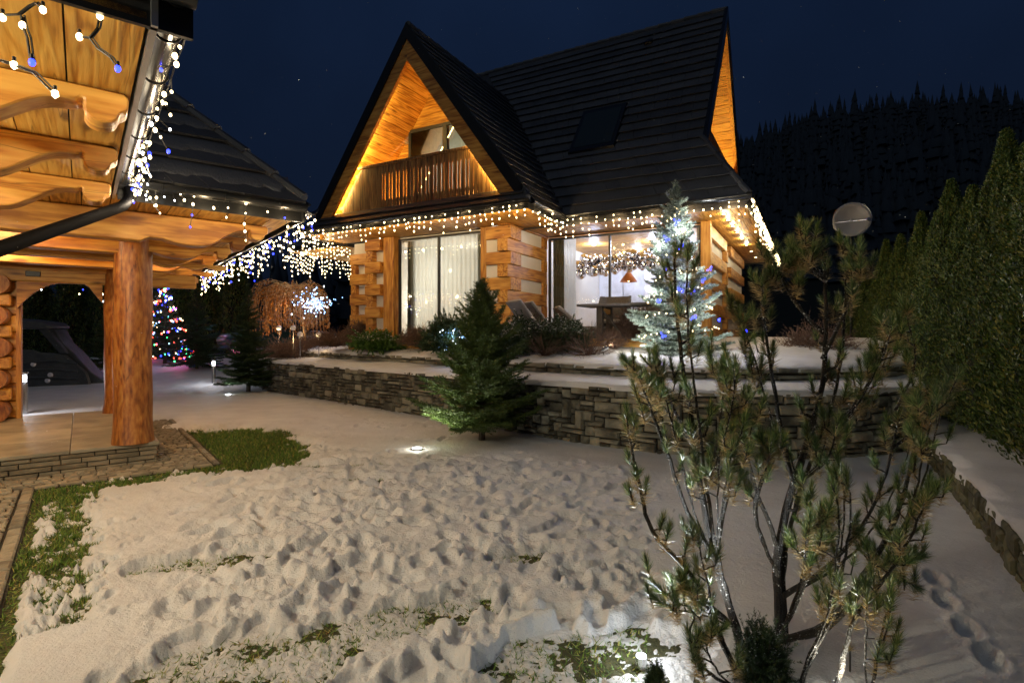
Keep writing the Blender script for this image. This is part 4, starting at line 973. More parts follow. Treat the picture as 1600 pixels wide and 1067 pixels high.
# roofs of dark tile with snow lying on the courses
Z0 = 3.08; TA = math.tan(R(47.5)); rn = 9; run = 3.0
core = MB(); core.hexa([(-.22, -1.72, Z0 - .06), (1.48, -1.72, Z0 - .06), (-1.52, 1.28, Z0 - .06), (-3.2, 1.28, Z0 - .06)], [(-3.0, -1.74, Z0), (1.5, -1.74, Z0), (-1.5, 1.26, Z0 + 3 * TA), (-3.2, 1.26, Z0 + 3 * TA)])
core.hexa([(1.48, -1.72, Z0 - .06), (1.48, 6, Z0 - .06), (-1.5, 6, Z0 - .06), (-1.5, 1.28, Z0 - .06)], [(1.5, -1.74, Z0), (1.5, 6, Z0), (-1.5, 6, Z0 + 3 * TA), (-1.5, 1.26, Z0 + 3 * TA)])
rfo = core.build('roof', M['tile_dark'], po); sl = math.hypot(1, TA) * run
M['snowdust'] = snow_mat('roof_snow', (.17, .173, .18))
for k in range(rn):
    s0, s1 = sl * k / rn, sl * (k + 1) / rn; t0, t1 = run * k / rn, run * (k + 1) / rn
    tile_row(rfo, (0, -1.75, Z0), (1, 0, 0), Vector((0, 1, TA)).normalized(), -3.0, 1.5 - t0, -3.0, 1.5 - t1, s0, s1, Vector((0, -TA, 1)).normalized(), M['tile'], rg, lift=.075, th=.03)
    tile_row(rfo, (1.5, 0, Z0), (0, 1, 0), Vector((-1, 0, TA)).normalized(), -1.75 + t0, 6, -1.75 + t1, 6, s0, s1, Vector((TA, 0, 1)).normalized(), M['tile'], rg, lift=.075, th=.03)
    if k < 6:      # thin snow resting on the upper part of each course
        nn_ = Vector((0, -TA, 1)).normalized(); up = Vector((0, 1, TA)).normalized(); O = Vector((0, -1.75, Z0)); V = []; nc_ = 70; nr_ = 8
        for r in range(nr_):
            for c in range(nc_):
                x = -1.2 + (2.6 - t0 * 1.02) * c / (nc_ - 1); s = s0 + .03 + (s1 - s0 - .05) * r / (nr_ - 1)
                low = .10 * (vnoise(np.array(x * 9.0), np.array(k * 3.0)) + .5 * vnoise(np.array(x * 31.0), np.array(k * 5.0)))
                s = s0 + float(low) + (s1 - s0 - .02 - float(low)) * r / (nr_ - 1)
                h = .052 + .028 * math.sin(math.pi * min(1, r / (nr_ - 1) * .9 + .1)) - .03 * (s - s0) / (s1 - s0) - (.05 if r == 0 else 0)
                V.append(tuple(O + Vector((x, 0, 0)) + up * s + nn_ * h))
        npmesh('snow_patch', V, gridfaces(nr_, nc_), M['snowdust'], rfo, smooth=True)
for a, b in (((1.5, -1.75, Z0 + .05), (-1.5, 1.25, Z0 + 3 * TA + .05)),):
    a, b = Vector(a), Vector(b); n = 12; d = (b - a) / n
    for k in range(n): q = MB(); q.tube([a + d * k + Vector((0, 0, .02)), a + d * (k + 1.08)], [.07, .058], 8); q.build('hip_cap', M['tile'], rfo)
m = MB(); m.hexa([(-4.6, -5.4, 2.98), (-.26, -5.4, 2.98), (-.26, -1.75, 2.98), (-4.6, -1.75, 2.98)], [(-4.6, -5.4, 5.0), (-.26, -5.4, 3.1), (-.26, -1.75, 3.1), (-4.6, -1.75, 5.0)]); m.build('roof', M['tile'], po)
# log wall of the building behind the porch with its stacked log ends
lw = empty('log_wall', (0, 0, 0)); lw.parent = po
z = SL
for k in range(9):
    z1 = min(z + .27, 2.42); MB().box(-4.6, -1.25, 3.42, 3.62, z + .003, z1 - .003).build('wall_log', M['beam_x'], lw, bev=.02); z += .27
    if z >= 2.42: break
MB().box(-1.30, -1.24, 3.38, 3.66, SL, 2.5).build('corner_board', M['beam_z'], lw)
for k in range(5):
    zz_ = SL + .16 + k * .48; log((-1.50 - .03 * (k % 2), 2.96 + .06 * (k % 3), zz_), (-1.50, 3.6, zz_), .155, .16, n=18, rings=3, seed=40 + k, wob=.006).build('log_end', M['log_z'], lw, smooth=True)
    if k < 4: beamp(-1.72, -1.34, 3.10, 3.6, zz_ + .15, zz_ + .33, 'y', 'crib_block')
# side building wall near us (outside the frame at left), carries the added lanterns
sw = empty('side_wall', (0, 0, 0)); sw.parent = po
z = -.05
while z < 2.88: log((-2.6, -6.6, z + .13), (-2.6, -.9, z + .13), .15, .15, n=12, rings=4, seed=int(z * 100), wob=.005).build('wall_log', M['beam_y'], sw, smooth=True); z += .27
def lantern(x, y, z, w, colour, parent, r=.06, nm='added_lantern'):
    m = MB(); m.box(-.06, .06, -.06, .06, .13, .15).box(-.06, .06, -.06, .06, -.13, -.11)
    for a in (-.055, .045):
        for b in (-.055, .045): m.box(a, a + .01, b, b + .01, -.11, .13)
    m.box(-.2, -.06, -.015, .015, .13, .145); o = m.build(nm, M['metal_dark'], parent, loc=(x, y, z)); link('bulb', ball(.035), M['glow_warm'], o); lamp((0, 0, 0), w, colour, r, parent=o); return o
lantern(-2.22, -3.4, 2.35, 190, SOFT, po); lantern(-2.22, -5.6, 2.45, 330, SOFT, po)  # out of view, added to light trees, hedge and snow from the left
o = fixture((-1.4, 1.6, 2.88), po, 60, (1, .62, .26), .06); o = fixture((-1.2, -.6, 2.88), po, 40, (1, .70, .36), .06); o = fixture((.55, 1.6, 2.9), po, 14, (1, .62, .25), .04); fixture((.6, 3.9, 2.9), po, 12, (1, .62, .25), .04)
# small meter box hanging under the tie beam
mb = MB().box(-1.18, -1.0, 3.17, 3.22, 2.50, 2.58).build('thermometer_box', M['frame'], po, bev=.006)
# ------------------------------------------------------------------ vegetation
def needles_on(P, D, Ln, Wd, rs, cone=.9, flat=0.0):
    """triangular needles rooted at points P along twig directions D"""
    n = len(P); r = rs.normal(size=(n, 3)); r -= D * (r * D).sum(1)[:, None]; r /= np.linalg.norm(r, axis=1)[:, None] + 1e-9
    if flat: r[:, 2] *= (1 - flat); 
    dr = D * np.cos(cone)[:, None] + r * np.sin(cone)[:, None] if isinstance(cone, np.ndarray) else D * math.cos(cone) + r * math.sin(cone)
    sd = np.cross(dr, rs.normal(size=(n, 3))); sd /= np.linalg.norm(sd, axis=1)[:, None] + 1e-9
    Ln = np.broadcast_to(Ln, (n,))[:, None]; Wd = np.broadcast_to(Wd, (n,))[:, None]
    V = np.stack([P - sd * Wd, P + sd * Wd, P + dr * Ln], 1).reshape(-1, 3)
    return V
def seg_points(segs, spacing, rs, k=1):
    """segs: array (m,2,3) -> points and directions every spacing, k per point"""
    segs = np.asarray(segs, float); L = np.linalg.norm(segs[:, 1] - segs[:, 0], axis=1); cnt = np.maximum(1, (L / spacing).astype(int)) * k
    idx = np.repeat(np.arange(len(segs)), cnt); t = rs.rand(len(idx))[:, None]
    D = (segs[:, 1] - segs[:, 0]) / (L[:, None] + 1e-9)
    return segs[idx, 0] * (1 - t) + segs[idx, 1] * t, D[idx]
def spruce_mesh(h, r, seed, whorls=22, per=7, nl=.028, spacing=.012, k=4, droop=.25, up=.25, z0=.12, sparse=.0, wd=.0022, shape=1.0, twigs=9, tl=.34, lv=(.72, 1.12)):
    rs = np.random.RandomState(seed); segs = []; wood_ = MB()
    for w in range(whorls):
        t = w / (whorls - 1); z = h * (z0 + (1 - z0 - .04) * t ** 1.05); ln = r * ((1 - t) ** shape * .93 + .07)
        for b in range(per if t < .85 else max(4, per - 2)):
            if rs.rand() < sparse: continue
            a = (b + rs.rand() * .8) / per * 6.283 + w * 2.4; L = ln * rs.uniform(*lv); zz_ = z + rs.uniform(-.5, .5) * h / whorls
            el = -droop + (up + droop) * t + rs.uniform(-.12, .12); p = np.array([0, 0, zz_]); n = 6; d = np.array([math.cos(a), math.sin(a), math.tan(el)]); d /= np.linalg.norm(d); pts = [p]
            for i in range(n):
                d = d + np.array([0, 0, .10 * (i / n) + .02]) + rs.normal(0, .03, 3); d /= np.linalg.norm(d); p = p + d * L / n; pts.append(p)
            pts = np.array(pts)
            if w % 1 == 0 and L > .12: wood_.tube([tuple(q) for q in pts[::2]], [.006 + .012 * (1 - t), .005, .003, .002][:len(pts[::2])], 4, cap=False)
            for i in range(n): segs.append((pts[i], pts[i+1]))
            nt = max(2, int(twigs * L / r * 1.3 + 2))
            for q in range(nt):
                s = (q + .6) / nt * .96 + .02; i = min(n - 1, int(s * n)); base = pts[i] + (pts[i+1] - pts[i]) * (s * n - i); dd = pts[i+1] - pts[i]; dd /= np.linalg.norm(dd)
                for sd in (1, -1):
                    side = np.cross(dd, [0, 0, 1]) * sd; side /= np.linalg.norm(side) + 1e-9
                    v = dd * .75 + side * .75 + np.array([0, 0, rs.uniform(-.22, .10)]); v /= np.linalg.norm(v); tln = L * tl * (1 - s * .65) * rs.uniform(.7, 1.15) + .02
                    e = base + v * tln; m_ = base + v * tln * .55 + np.array([0, 0, -.004]); segs.append((base, m_)); segs.append((m_, e))
                    if tln > .11:
                        for s2 in (1, -1):
                            v2 = v * .8 + np.cross(v, [0, 0, 1]) * .6 * s2; v2 /= np.linalg.norm(v2); b2 = base + v * tln * .45; segs.append((b2, b2 + v2 * tln * .45))
    segs.append((np.array([0, 0, h * .90]), np.array([0, 0, h]))); 
    for q in range(5):
        a = q * 1.256; b0 = np.array([0, 0, h * .925]); segs.append((b0, b0 + np.array([math.cos(a) * .07 * h / 2.4, math.sin(a) * .07 * h / 2.4, .06 * h / 2.4])))
    P, D = seg_points(segs, spacing, rs, k); V = needles_on(P, D, rs.uniform(nl * .7, nl * 1.1, len(P)), wd, rs, rs.uniform(.55, 1.05, len(P)))
    return V, wood_
def make_spruce(label, loc, h, r, seed, mat='needle', name='spruce_tree', group=None, **k):
    t = empty(name, loc, random.Random(seed).uniform(0, 6), label, 'tree', group)
    V, wd_ = spruce_mesh(h, r, seed, **k); npmesh('crown', V, np.arange(len(V)).reshape(-1, 3), M[mat], t)
    m = MB(); m.tube([(0, 0, -.1), (0, 0, .1), (0, 0, h * .5), (0, 0, h * .97)], [.022 * h + .012, .016 * h + .01, .010 * h, .003], 8, cap=False); m.build('trunk', M['bark'], t, smooth=True)
    wd_.build('branches', M['bark'], t); return t
def P3(px, py, Y): p = at(px, py, Y); return (p.x, p.y, p.z)
make_spruce('broad dark spruce in the snow before the middle of the stone wall', (-.44, 8.0, 0), 2.42, .92, 3, whorls=27, per=10, spacing=.0115, k=5, sparse=.16, twigs=8, nl=.034, wd=.0027, shape=.72, up=1.1, tl=.45, droop=.05, lv=(.5, 1.22))
make_spruce('slim young spruce beside the bollard lamp at the left end of the stone wall', (-7.05, 14.6, -.02), 2.95, .78, 5, whorls=24, per=8, spacing=.016, k=5, sparse=.12, nl=.05, wd=.0048, mat='needle_dark', twigs=8, up=.5, droop=.2)
make_spruce('bushy dark spruce on the snow bank in front of the parked car', (-11.2, 19.4, gzf(-11.2, 19.4) - .03), 2.9, 1.05, 8, whorls=20, per=7, spacing=.02, k=3, nl=.05, wd=.006, mat='needle_dark', twigs=8)
make_spruce('small pale-tipped spruce left of the rear log post, by the thuja hedge', (-14.6, 19.6, gzf(-14.6, 19.6) - .03), 2.1, .9, 9, whorls=16, per=7, spacing=.02, k=3, nl=.05, wd=.006, twigs=7)
xm = make_spruce('christmas tree wound with red, green, blue and gold lights behind the front log post', (-13.1, 20.6, gzf(-13.1, 20.6) - .03), 3.3, 1.15, 10, whorls=20, per=7, spacing=.022, k=3, nl=.05, wd=.006, mat='needle_dark', twigs=8)
bl_loc = (2.92, 9.75, 1.30)
bt = make_spruce('tall blue spruce decorated with white and blue fairy lights on the terrace', bl_loc, 3.05, .84, 12, mat='needle_blue', name='blue_spruce', lv=(.45, 1.22), sparse=.14, whorls=25, per=11, spacing=.0120, k=7, nl=.042, wd=.0048, shape=.86, droop=.12, up=.5, z0=.03, twigs=8, tl=.42)
# ---- thuja hedge
def thuja_mesh(h, r, seed, n=11000, leaf=.05):
    rs = np.random.RandomState(seed); z = h * rs.rand(n) ** .85; t = z / h
    prof = r * np.minimum(1, (t * 9 + .35)) * np.where(t < .32, 1, np.clip(1 - ((t - .32) / .68) ** 1.15, 0, 1) * .97 + .03)
    a = rs.rand(n) * 6.283; lump = 1 + .17 * np.sin(a * 4 + z * .9 + seed) + .13 * np.sin(a * 9 - z * 1.7) + .10 * np.sin(z * 13 + a * 2)
    rad = prof * lump * (1 - .35 * rs.rand(n) ** 2.2); P = np.stack([np.cos(a) * rad, np.sin(a) * rad, z], -1)
    out = np.stack([np.cos(a), np.sin(a), np.zeros(n)], -1); D = out * rs.uniform(.2, .9, n)[:, None] + np.array([0, 0, 1]) * rs.uniform(.5, 1.1, n)[:, None] + rs.normal(0, .3, (n, 3)); D /= np.linalg.norm(D, axis=1)[:, None]
    sd = np.cross(D, out + rs.normal(0, .5, (n, 3))); sd /= np.linalg.norm(sd, axis=1)[:, None] + 1e-9; L = leaf * rs.uniform(.6, 1.3, n)[:, None]; Wd = L * .20
    V = np.stack([P - sd * Wd * .4, P + D * L * .55 + sd * Wd, P + D * L, P + D * L * .5 - sd * Wd], 1).reshape(-1, 3)
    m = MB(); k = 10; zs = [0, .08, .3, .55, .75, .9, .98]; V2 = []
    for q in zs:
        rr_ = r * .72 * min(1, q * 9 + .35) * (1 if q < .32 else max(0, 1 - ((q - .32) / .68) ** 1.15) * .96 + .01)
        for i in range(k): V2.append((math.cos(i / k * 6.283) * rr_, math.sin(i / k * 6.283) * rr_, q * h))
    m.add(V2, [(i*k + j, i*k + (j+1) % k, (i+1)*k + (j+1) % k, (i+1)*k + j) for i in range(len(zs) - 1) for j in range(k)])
    return V, m
def thuja_proto(h, r, seed, n, leaf):
    t = empty('thuja', (0, 0, -50)); V, m = thuja_mesh(h, r, seed, n, leaf)
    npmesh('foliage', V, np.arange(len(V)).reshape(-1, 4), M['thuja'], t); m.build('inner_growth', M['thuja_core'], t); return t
near = [thuja_proto(3.45, .47, 1, 42000, .042), thuja_proto(3.45, .43, 2, 36000, .044), thuja_proto(3.45, .50, 3, 36000, .044)]
hl = [(4.05, 3.0), (4.45, 3.75), (4.85, 4.5), (5.25, 5.25), (5.65, 6.0), (6.05, 6.75), (6.4, 7.5), (6.75, 8.3), (7.1, 9.15), (7.5, 10.1), (7.95, 11.2), (8.45, 12.4), (9.0, 13.8)]
hd = ['tall thuja nearest the camera in the right hedge, partly cut by the picture edge', 'second thuja from the near end of the right hedge', 'third thuja of the right hedge, beside the near part of the stone edging', 'fourth thuja of the right hedge with a tall loose leader', 'fifth thuja of the right hedge, behind the narrowing snow strip', 'sixth thuja of the right hedge above the far end of the edging wall', 'thuja in the middle of the right hedge, right of the foreground pine top', 'thuja just left of the middle of the right hedge', 'ninth thuja of the right hedge, partly behind pine tufts', 'tenth thuja of the right hedge, below and right of the satellite dish', 'slim thuja near the satellite dish', 'thuja behind the satellite dish at the far end of the right hedge', 'farthest thuja of the right hedge']
hh = [3.9, 4.05, 3.75, 3.85, 3.35, 3.75, 3.3, 3.6, 3.3, 3.5, 3.3, 3.4, 3.2]
rg = random.Random(5)
for i, (x, y) in enumerate(hl):
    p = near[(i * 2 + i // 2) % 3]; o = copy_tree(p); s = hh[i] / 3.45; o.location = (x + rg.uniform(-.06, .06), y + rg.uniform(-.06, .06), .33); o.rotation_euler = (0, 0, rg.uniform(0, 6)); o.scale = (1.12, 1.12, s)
    tag(o, hd[i], 'hedge tree', 'thujas of the hedge along the right edge')
for p in near:
    for c in list(p.children): bpy.data.objects.remove(c)
    bpy.data.objects.remove(p)
farp = thuja_proto(4.3, .8, 6, 9000, .13); k = 0
descs = ['dark thuja of the back hedge behind the play house', 'dark thuja of the back hedge just right of the play house', 'dark thuja of the back hedge left of the rear log post', 'dark thuja of the back hedge behind the rear log post']
for x in np.arange(-25, -11.5, 1.3):
    o = copy_tree(farp); y = 23.0 + .12 * (x + 18); o.location = (x, y, gzf(x, y) - .05); o.rotation_euler = (0, 0, rg.uniform(0, 6)); o.scale = (1, 1, rg.uniform(.92, 1.1))
    tag(o, 'dark thuja in the unlit back hedge, seen under the log porch', 'hedge tree', 'thujas of the back hedge')
for c in list(farp.children): bpy.data.objects.remove(c)
bpy.data.objects.remove(farp)
# ---- twiggy shrubs
def bush(name, label, loc, r, h, kind, seed, n=260, cat='shrub', snowy=False, group=None):
    t = empty(name, loc, 0, label, cat, group); rs = np.random.RandomState(seed); m = MB(); segs = []
    for i in range(n):
        a = rs.rand() * 6.283; el = math.acos(rs.uniform(.12, 1)); L = rs.uniform(.75, 1.05); d = np.array([math.sin(el) * math.cos(a) * r, math.sin(el) * math.sin(a) * r, math.cos(el) * h]) * L
        p0 = np.array([rs.uniform(-.1, .1) * r, rs.uniform(-.1, .1) * r, 0]); mid = p0 + d * .55 + rs.normal(0, .05 * r, 3); e = p0 + d
        w = {'twig': .0035, 'barberry': .003, 'conifer': .004, 'juniper': .004}[kind]
        if kind in ('twig', 'barberry') or i % 3 == 0: m.tube([tuple(p0), tuple(mid), tuple(e)], [w * 1.5, w, w * .5], 3, cap=False)
        segs.append((p0 + d * .3, mid)); segs.append((mid, e))
        for q in range(3 if kind != 'twig' else 2):
            s = rs.uniform(.3, .9); b = mid + (e - mid) * s; v = (e - mid) * rs.uniform(.3, .6) + rs.normal(0, .16 * r, 3); segs.append((b, b + v))
            if kind in ('twig', 'barberry'): m.tube([tuple(b), tuple(b + v)], [w * .8, w * .4], 3, cap=False)
    m.build('twigs', M['twig'] if kind in ('twig', 'barberry') else M['bark'], t)
    if kind == 'barberry': P, D = seg_points(segs, .03, rs, 2); V = needles_on(P, D, .022, .006, rs, .9); npmesh('leaves', V, np.arange(len(V)).reshape(-1, 3), M['twig_dry'], t)
    if kind == 'conifer': P, D = seg_points(segs, .012 if r > .3 else .005, rs, 3); V = needles_on(P, D, .040 if r > .3 else .016, .0065 if r > .3 else .0012, rs, .8); npmesh('foliage', V, np.arange(len(V)).reshape(-1, 3), M['needle_dark'], t)
    if kind == 'blue': pass
    if kind == 'juniper': P, D = seg_points(segs, .012, rs, 3); V = needles_on(P, D, .05, .008, rs, .7); npmesh('foliage', V, np.arange(len(V)).reshape(-1, 3), M['juniper'], t)
    if snowy:
        V = []
        P, D = seg_points(segs, .02, rs, 1); P = P[(P[:, 2] > h * .6)]; n_ = len(P); s = rs.uniform(.010, .022, n_) * min(1, r / .4) ** 1.6
        off = rs.normal(0, 1, (n_, 3, 3)) * s[:, None, None]; off[:, :, 2] *= .4; V = (P[:, None, :] + off + np.array([0, 0, .012])).reshape(-1, 3); npmesh('snow_cap', V, np.arange(len(V)).reshape(-1, 3), M['snow'], t)
    return t
def onterr(px, py, Y): p = at(px, py, Y); return (p.x, p.y, p.z - .01)
bush('barberry_shrub', 'reddish bare barberry shrub left of the crib pillar of the house', onterr(520, 541, 14.6), .55, .42, 'barberry', 1, 260)
bush('barberry_shrub', 'tall brown twiggy shrub in front of the far left log wall', onterr(563, 538, 14.2), .52, .62, 'barberry', 2, 300)
bush('barberry_shrub', 'dark red twiggy shrub under the curtained window', onterr(655, 541, 12.9), .48, .48, 'barberry', 3, 280)
bush('barberry_shrub', 'low rusty hedge-like shrub under the weeping tree', onterr(450, 558, 15.6), .85, .45, 'barberry', 4, 320)
bush('barberry_shrub', 'small rusty shrub at the left start of the upper stone kerb', onterr(490, 548, 16.4), .7, .5, 'barberry', 14, 260)
bush('juniper_shrub', 'spreading bright green juniper dusted with snow before the window post', onterr(590, 544, 13.4), .62, .32, 'juniper', 5, 240, snowy=True)
bush('juniper_shrub', 'small dark green conifer right of the spreading juniper', onterr(607, 536, 13.8), .4, .3, 'conifer', 6, 150)
bush('dwarf_conifer', 'dark dwarf conifer lit with ice-blue lights behind the front spruce', onterr(702, 549, 11.6), .55, .66, 'conifer', 7, 520)
bush('dwarf_conifer', 'rounded snow-dusted dwarf conifer by the loungers', onterr(822, 545, 11.1), .48, .60, 'conifer', 8, 480, snowy=True)
bush('dwarf_conifer', 'rounded snow-topped dwarf conifer nearest the terrace edge, beside the front spruce', onterr(795, 551, 10.4), .40, .48, 'conifer', 9, 420, snowy=True)
bush('dwarf_conifer', 'wide clipped conifer with snow on top, in front of the sun loungers', onterr(881, 544, 10.5), .48, .50, 'conifer', 10, 560, snowy=True)
bush('bare_shrub', 'small bare straw-coloured twigs in the snow below the clipped conifer', onterr(852, 555, 9.9), .40, .42, 'twig', 11, 70)
bush('bare_shrub', 'wide bare fan of twigs in the snow before the patio table', onterr(920, 556, 9.8), .58, .55, 'twig', 12, 110)
bush('bare_shrub', 'small round reddish bare shrub between the twig fan and the blue spruce', onterr(957, 543, 10.5), .38, .36, 'twig', 13, 140)
bush('barberry_shrub', 'brown ball-shaped shrub beside the patio table leg', onterr(992, 532, 11.2), .44, .68, 'barberry', 15, 520)
bush('barberry_shrub', 'dark red bush right of the blue spruce behind pine branches', onterr(1275, 552, 10.2), .7, .5, 'barberry', 16, 260)
# ---- weeping tree with brown leaves
wt_ = empty('weeping_tree', onterr(478, 555, 17.0), 0, 'small weeping tree with a dome of hanging brown leaves lit warm from below', 'tree'); rs = np.random.RandomState(7); m = MB(); tips = []
m.tube([(0, 0, -.3), (-.03, 0, .6), (-.10, 0, 1.3), (-.22, 0, 1.95), (-.30, 0, 2.15)], [.06, .05, .045, .035, .02], 8); m.build('trunk', M['birch'], wt_, smooth=True); m = MB(); LV = []
for i in range(230):
    a = rs.rand() * 6.283; rr_ = rs.uniform(.2, 1.0) ** .7; R0 = rr_ * (1.42 if math.cos(a) < 0 else 1.05); ap = np.array([-.3, 0, 1.95 + rs.uniform(-.25, .22)])
    hz = np.array([math.cos(a), math.sin(a) * .9, 0]); pts = []
    for k in range(9):
        t = k / 8; s = min(1, t * 1.7); z = ap[2] + .22 * math.sin(min(1, t * 2.2) * 2.4) * rr_ - max(0, t - .3) ** 1.15 * rs.uniform(1.3, 1.75) * (.75 + .45 * rr_); q = ap + hz * R0 * math.sin(s * 1.57) * (1 - .0 * t); q[2] = z; pts.append(q + rs.normal(0, .012, 3))
    m.tube([tuple(q) for q in pts], [.010 if i < 30 else .005] + [.0035] * 8, 3, cap=False)
    for k in range(2, 8): LV.append((pts[k], pts[k+1]))
m.build('branches', M['birch'], wt_); P, D = seg_points(LV, .062, rs, 2); n = len(P); dn = np.tile(np.array([0, 0, -1.]), (n, 1)) + rs.normal(0, .35, (n, 3)); dn /= np.linalg.norm(dn, axis=1)[:, None]
sd = np.cross(dn, rs.normal(size=(n, 3))); sd /= np.linalg.norm(sd, axis=1)[:, None]; L = rs.uniform(.05, .085, n)[:, None]
V = np.stack([P, P + dn * L * .5 + sd * L * .3, P + dn * L, P + dn * L * .5 - sd * L * .3], 1).reshape(-1, 3); npmesh('leaves', V, np.arange(len(V)).reshape(-1, 4), M['brown_leaf'], wt_)
# ---- dark forest on the hill
def forest():
    rs = np.random.RandomState(9); V = []; F = []; n = 0; cnt = 0
    while cnt < 3000:
        a = rs.uniform(-.55, 1.05) ; y = rs.uniform(62 if a > -.2 else 50, 240); x = math.tan(a) * y
        if x > 380: continue
        hh_ = float(hill(np.array(x), np.array(y))) + float(gz(x, y)); dens = max(.22, float(sstep(-.2, .1, a)))
        if rs.rand() > dens: continue
        cnt += 1; h = rs.uniform(5, 10) + 6 * rs.rand() ** 3; r = h * rs.uniform(.16, .22); base = hh_ - 1; T = 7; k = 7
        for q in range(T):
            z0 = base + h * (.08 + .9 * q / T); z1 = z0 + h * (1.0 / T) * 1.9; rad = r * (1 - q / T) * rs.uniform(.8, 1.15) + .1; ph = rs.rand() * 6
            if q == T - 1: z1 = base + h * 1.04
            V.append((x, y, z1)); 
            for i in range(k): rj = rad * rs.uniform(.6, 1.2); V.append((x + math.cos(ph + i / k * 6.283) * rj, y + math.sin(ph + i / k * 6.283) * rj, z0 - rs.uniform(0, .5)))
            for i in range(k): F.append((n, n + 1 + i, n + 1 + (i + 1) % k))
            n += k + 1
    return npmesh('forest', V, F, M['forest'])
M['forest'] = simple('forest_dark', (.028, .040, .055), .95)
tag(forest(), kind='stuff')
# ------------------------------------------------------------------ strings of fairy lights
def bulb_mesh(r, mat, sub=1):
    bm = bmesh.new(); bmesh.ops.create_icosphere(bm, subdivisions=2 if r > .0105 and r < .013 else 1, radius=r)
    for v in bm.verts: v.co.z *= 1.35
    me = bpy.data.meshes.new('bulb'); bm.to_mesh(me); bm.free(); me.materials.append(mat); return me
BM = {}
def bulb(r, col):
    k = (r, col)
    if k not in BM: BM[k] = bulb_mesh(r, M['glow_' + col])
    return BM[k]
def icicles(name, label, pts, space, drop, r, cols, seed, sway=.02, cap=300, lampn=0, lw=1.5, lcol=SOFT, group='icicle light strings along the eaves', step=.10, wrap=0):
    """pts: world polyline of the top cable; drops hang from it"""
    rg = random.Random(seed); t = empty(name, (0, 0, 0), 0, label, 'fairy lights', group); cable = MB(); P = [Vector(p) for p in pts]; nb = 0; bl = []
    for a, b in zip(P, P[1:]):
        L = (b - a).length; n = max(2, int(L / .25)); cable.tube([a.lerp(b, i / n) + Vector((0, 0, -.018 * math.sin(i / n * n * 1.57) ** 2)) for i in range(n + 1)], .005, 3, cap=False)
        s = rg.uniform(0, space)
        while s < L:
            p = a.lerp(b, s / L); q = p.copy(); k = rg.randint(drop[0], drop[1]); seg = [p.copy()]
            dirx = Vector((rg.uniform(-1, 1), rg.uniform(-1, 1), 0))
            for i in range(k):
                q = q + Vector((rg.uniform(-1, 1) * sway, rg.uniform(-1, 1) * sway, -step * rg.uniform(.7, 1.2))) + dirx * sway * .6
                seg.append(q.copy()); bl.append((q.copy(), cols[rg.randrange(len(cols))]))
            if rg.random() < .5: bl.append((p + Vector((0, 0, -.01)), cols[0]))
            if len(seg) > 1: cable.tube(seg, .0038, 3, cap=False)
            s += space * rg.uniform(.75, 1.3)
    cable.build('cable', M['black'], t)
    rg.shuffle(bl); extra = []
    for i, (q, c) in enumerate(bl):
        if i < cap:
            o = link('bulb', bulb(r * (1 if i % 3 else 1.45), c), None, t, loc=q)
        else: extra.append((q, c))
    if extra:
        for c in set(c for _, c in extra):
            m = MB(); 
            for q, cc in extra:
                if cc == c: m.add([tuple(q + Vector(d) * r) for d in ((1,0,0),(-1,0,0),(0,1,0),(0,-1,0),(0,0,1.3),(0,0,-1.3))], [(0,2,4),(2,1,4),(1,3,4),(3,0,4),(2,0,5),(1,2,5),(3,1,5),(0,3,5)])
            tag(m.build('small_bulbs', M['glow_' + c], t), kind='stuff')
    # the strings' light, carried by some of the bulbs
    if lampn:
        tot = sum((b - a).length for a, b in zip(P, P[1:])); st = tot / lampn; acc = st / 2; done = 0
        for a, b in zip(P, P[1:]):
            L = (b - a).length; s = acc
            while s < L: lamp(a.lerp(b, s / L) + Vector((0, 0, -.16)), lw, lcol, .03, parent=t); s += st
            acc = s - L
    return t
def h2w(u, v, z): return HC + Vector((.876, -.482, 0)) * u + Vector((.482, .876, 0)) * v + Vector((0, 0, z))
WW = ['warm'] * 10
icicles('light_string', 'warm white icicle lights along the front eave under the balcony gable', [h2w(-6.2, -.10, 4.06), h2w(.08, -.10, 4.06)], .14, (1, 3), .0120, WW, 1, lampn=10, lw=9, lcol=(1, .66, .30), step=.115)
icicles('light_string', 'short run of warm icicle lights on the inner corner between wing and main house', [h2w(.10, -.08, 4.06), h2w(.10, 1.6, 4.06)], .14, (1, 3), .0120, WW, 2, lampn=2, lw=8, lcol=(1, .66, .30), step=.115)
icicles('light_string', 'warm icicle lights along the eave over the kitchen window, behind the blue spruce top', [h2w(.1, 1.60, 4.06), h2w(3.8, 1.60, 4.06)], .15, (1, 3), .0120, WW, 3, lampn=5, lw=9, lcol=(1, .66, .30), step=.12)
icicles('light_string', 'dense warm lights down the long right-hand eave of the house', [h2w(3.80, 1.6, 4.06), h2w(3.80, VB, 4.06)], .11, (2, 4), .0115, WW, 4, lampn=5, lw=9, lcol=(1, .72, .38), step=.12)
icicles('light_string', 'warm icicle lights down the receding left eave of the house', [h2w(-6.25, -.05, 4.0), h2w(-6.25, 1.7, 4.0)], .12, (2, 4), .012, WW, 5, lampn=1, lw=10, lcol=(1, .7, .35), step=.12)
icicles('light_string', 'warm icicle lights hanging from the low carport eave behind the house', [h2w(-6.3, 1.58, 4.0), h2w(-8.9, 1.58, 4.0), h2w(-8.9, 5.6, 4.0)], .14, (2, 5), .0135, WW, 6, lampn=3, lw=14, lcol=(1, .72, .38), step=.13)
WB = ['warm', 'warm', 'warm', 'white', 'warm', 'blue']
icicles('light_string', 'fairy lights wound round the gutter of the near porch eave at upper left', [l2w(-.11, -5.3, 3.03), l2w(-.11, -1.85, 3.02)], .16, (1, 2), .0085, WB, 7, lampn=4, lw=5, lcol=(1, .78, .50), step=.07, sway=.05)
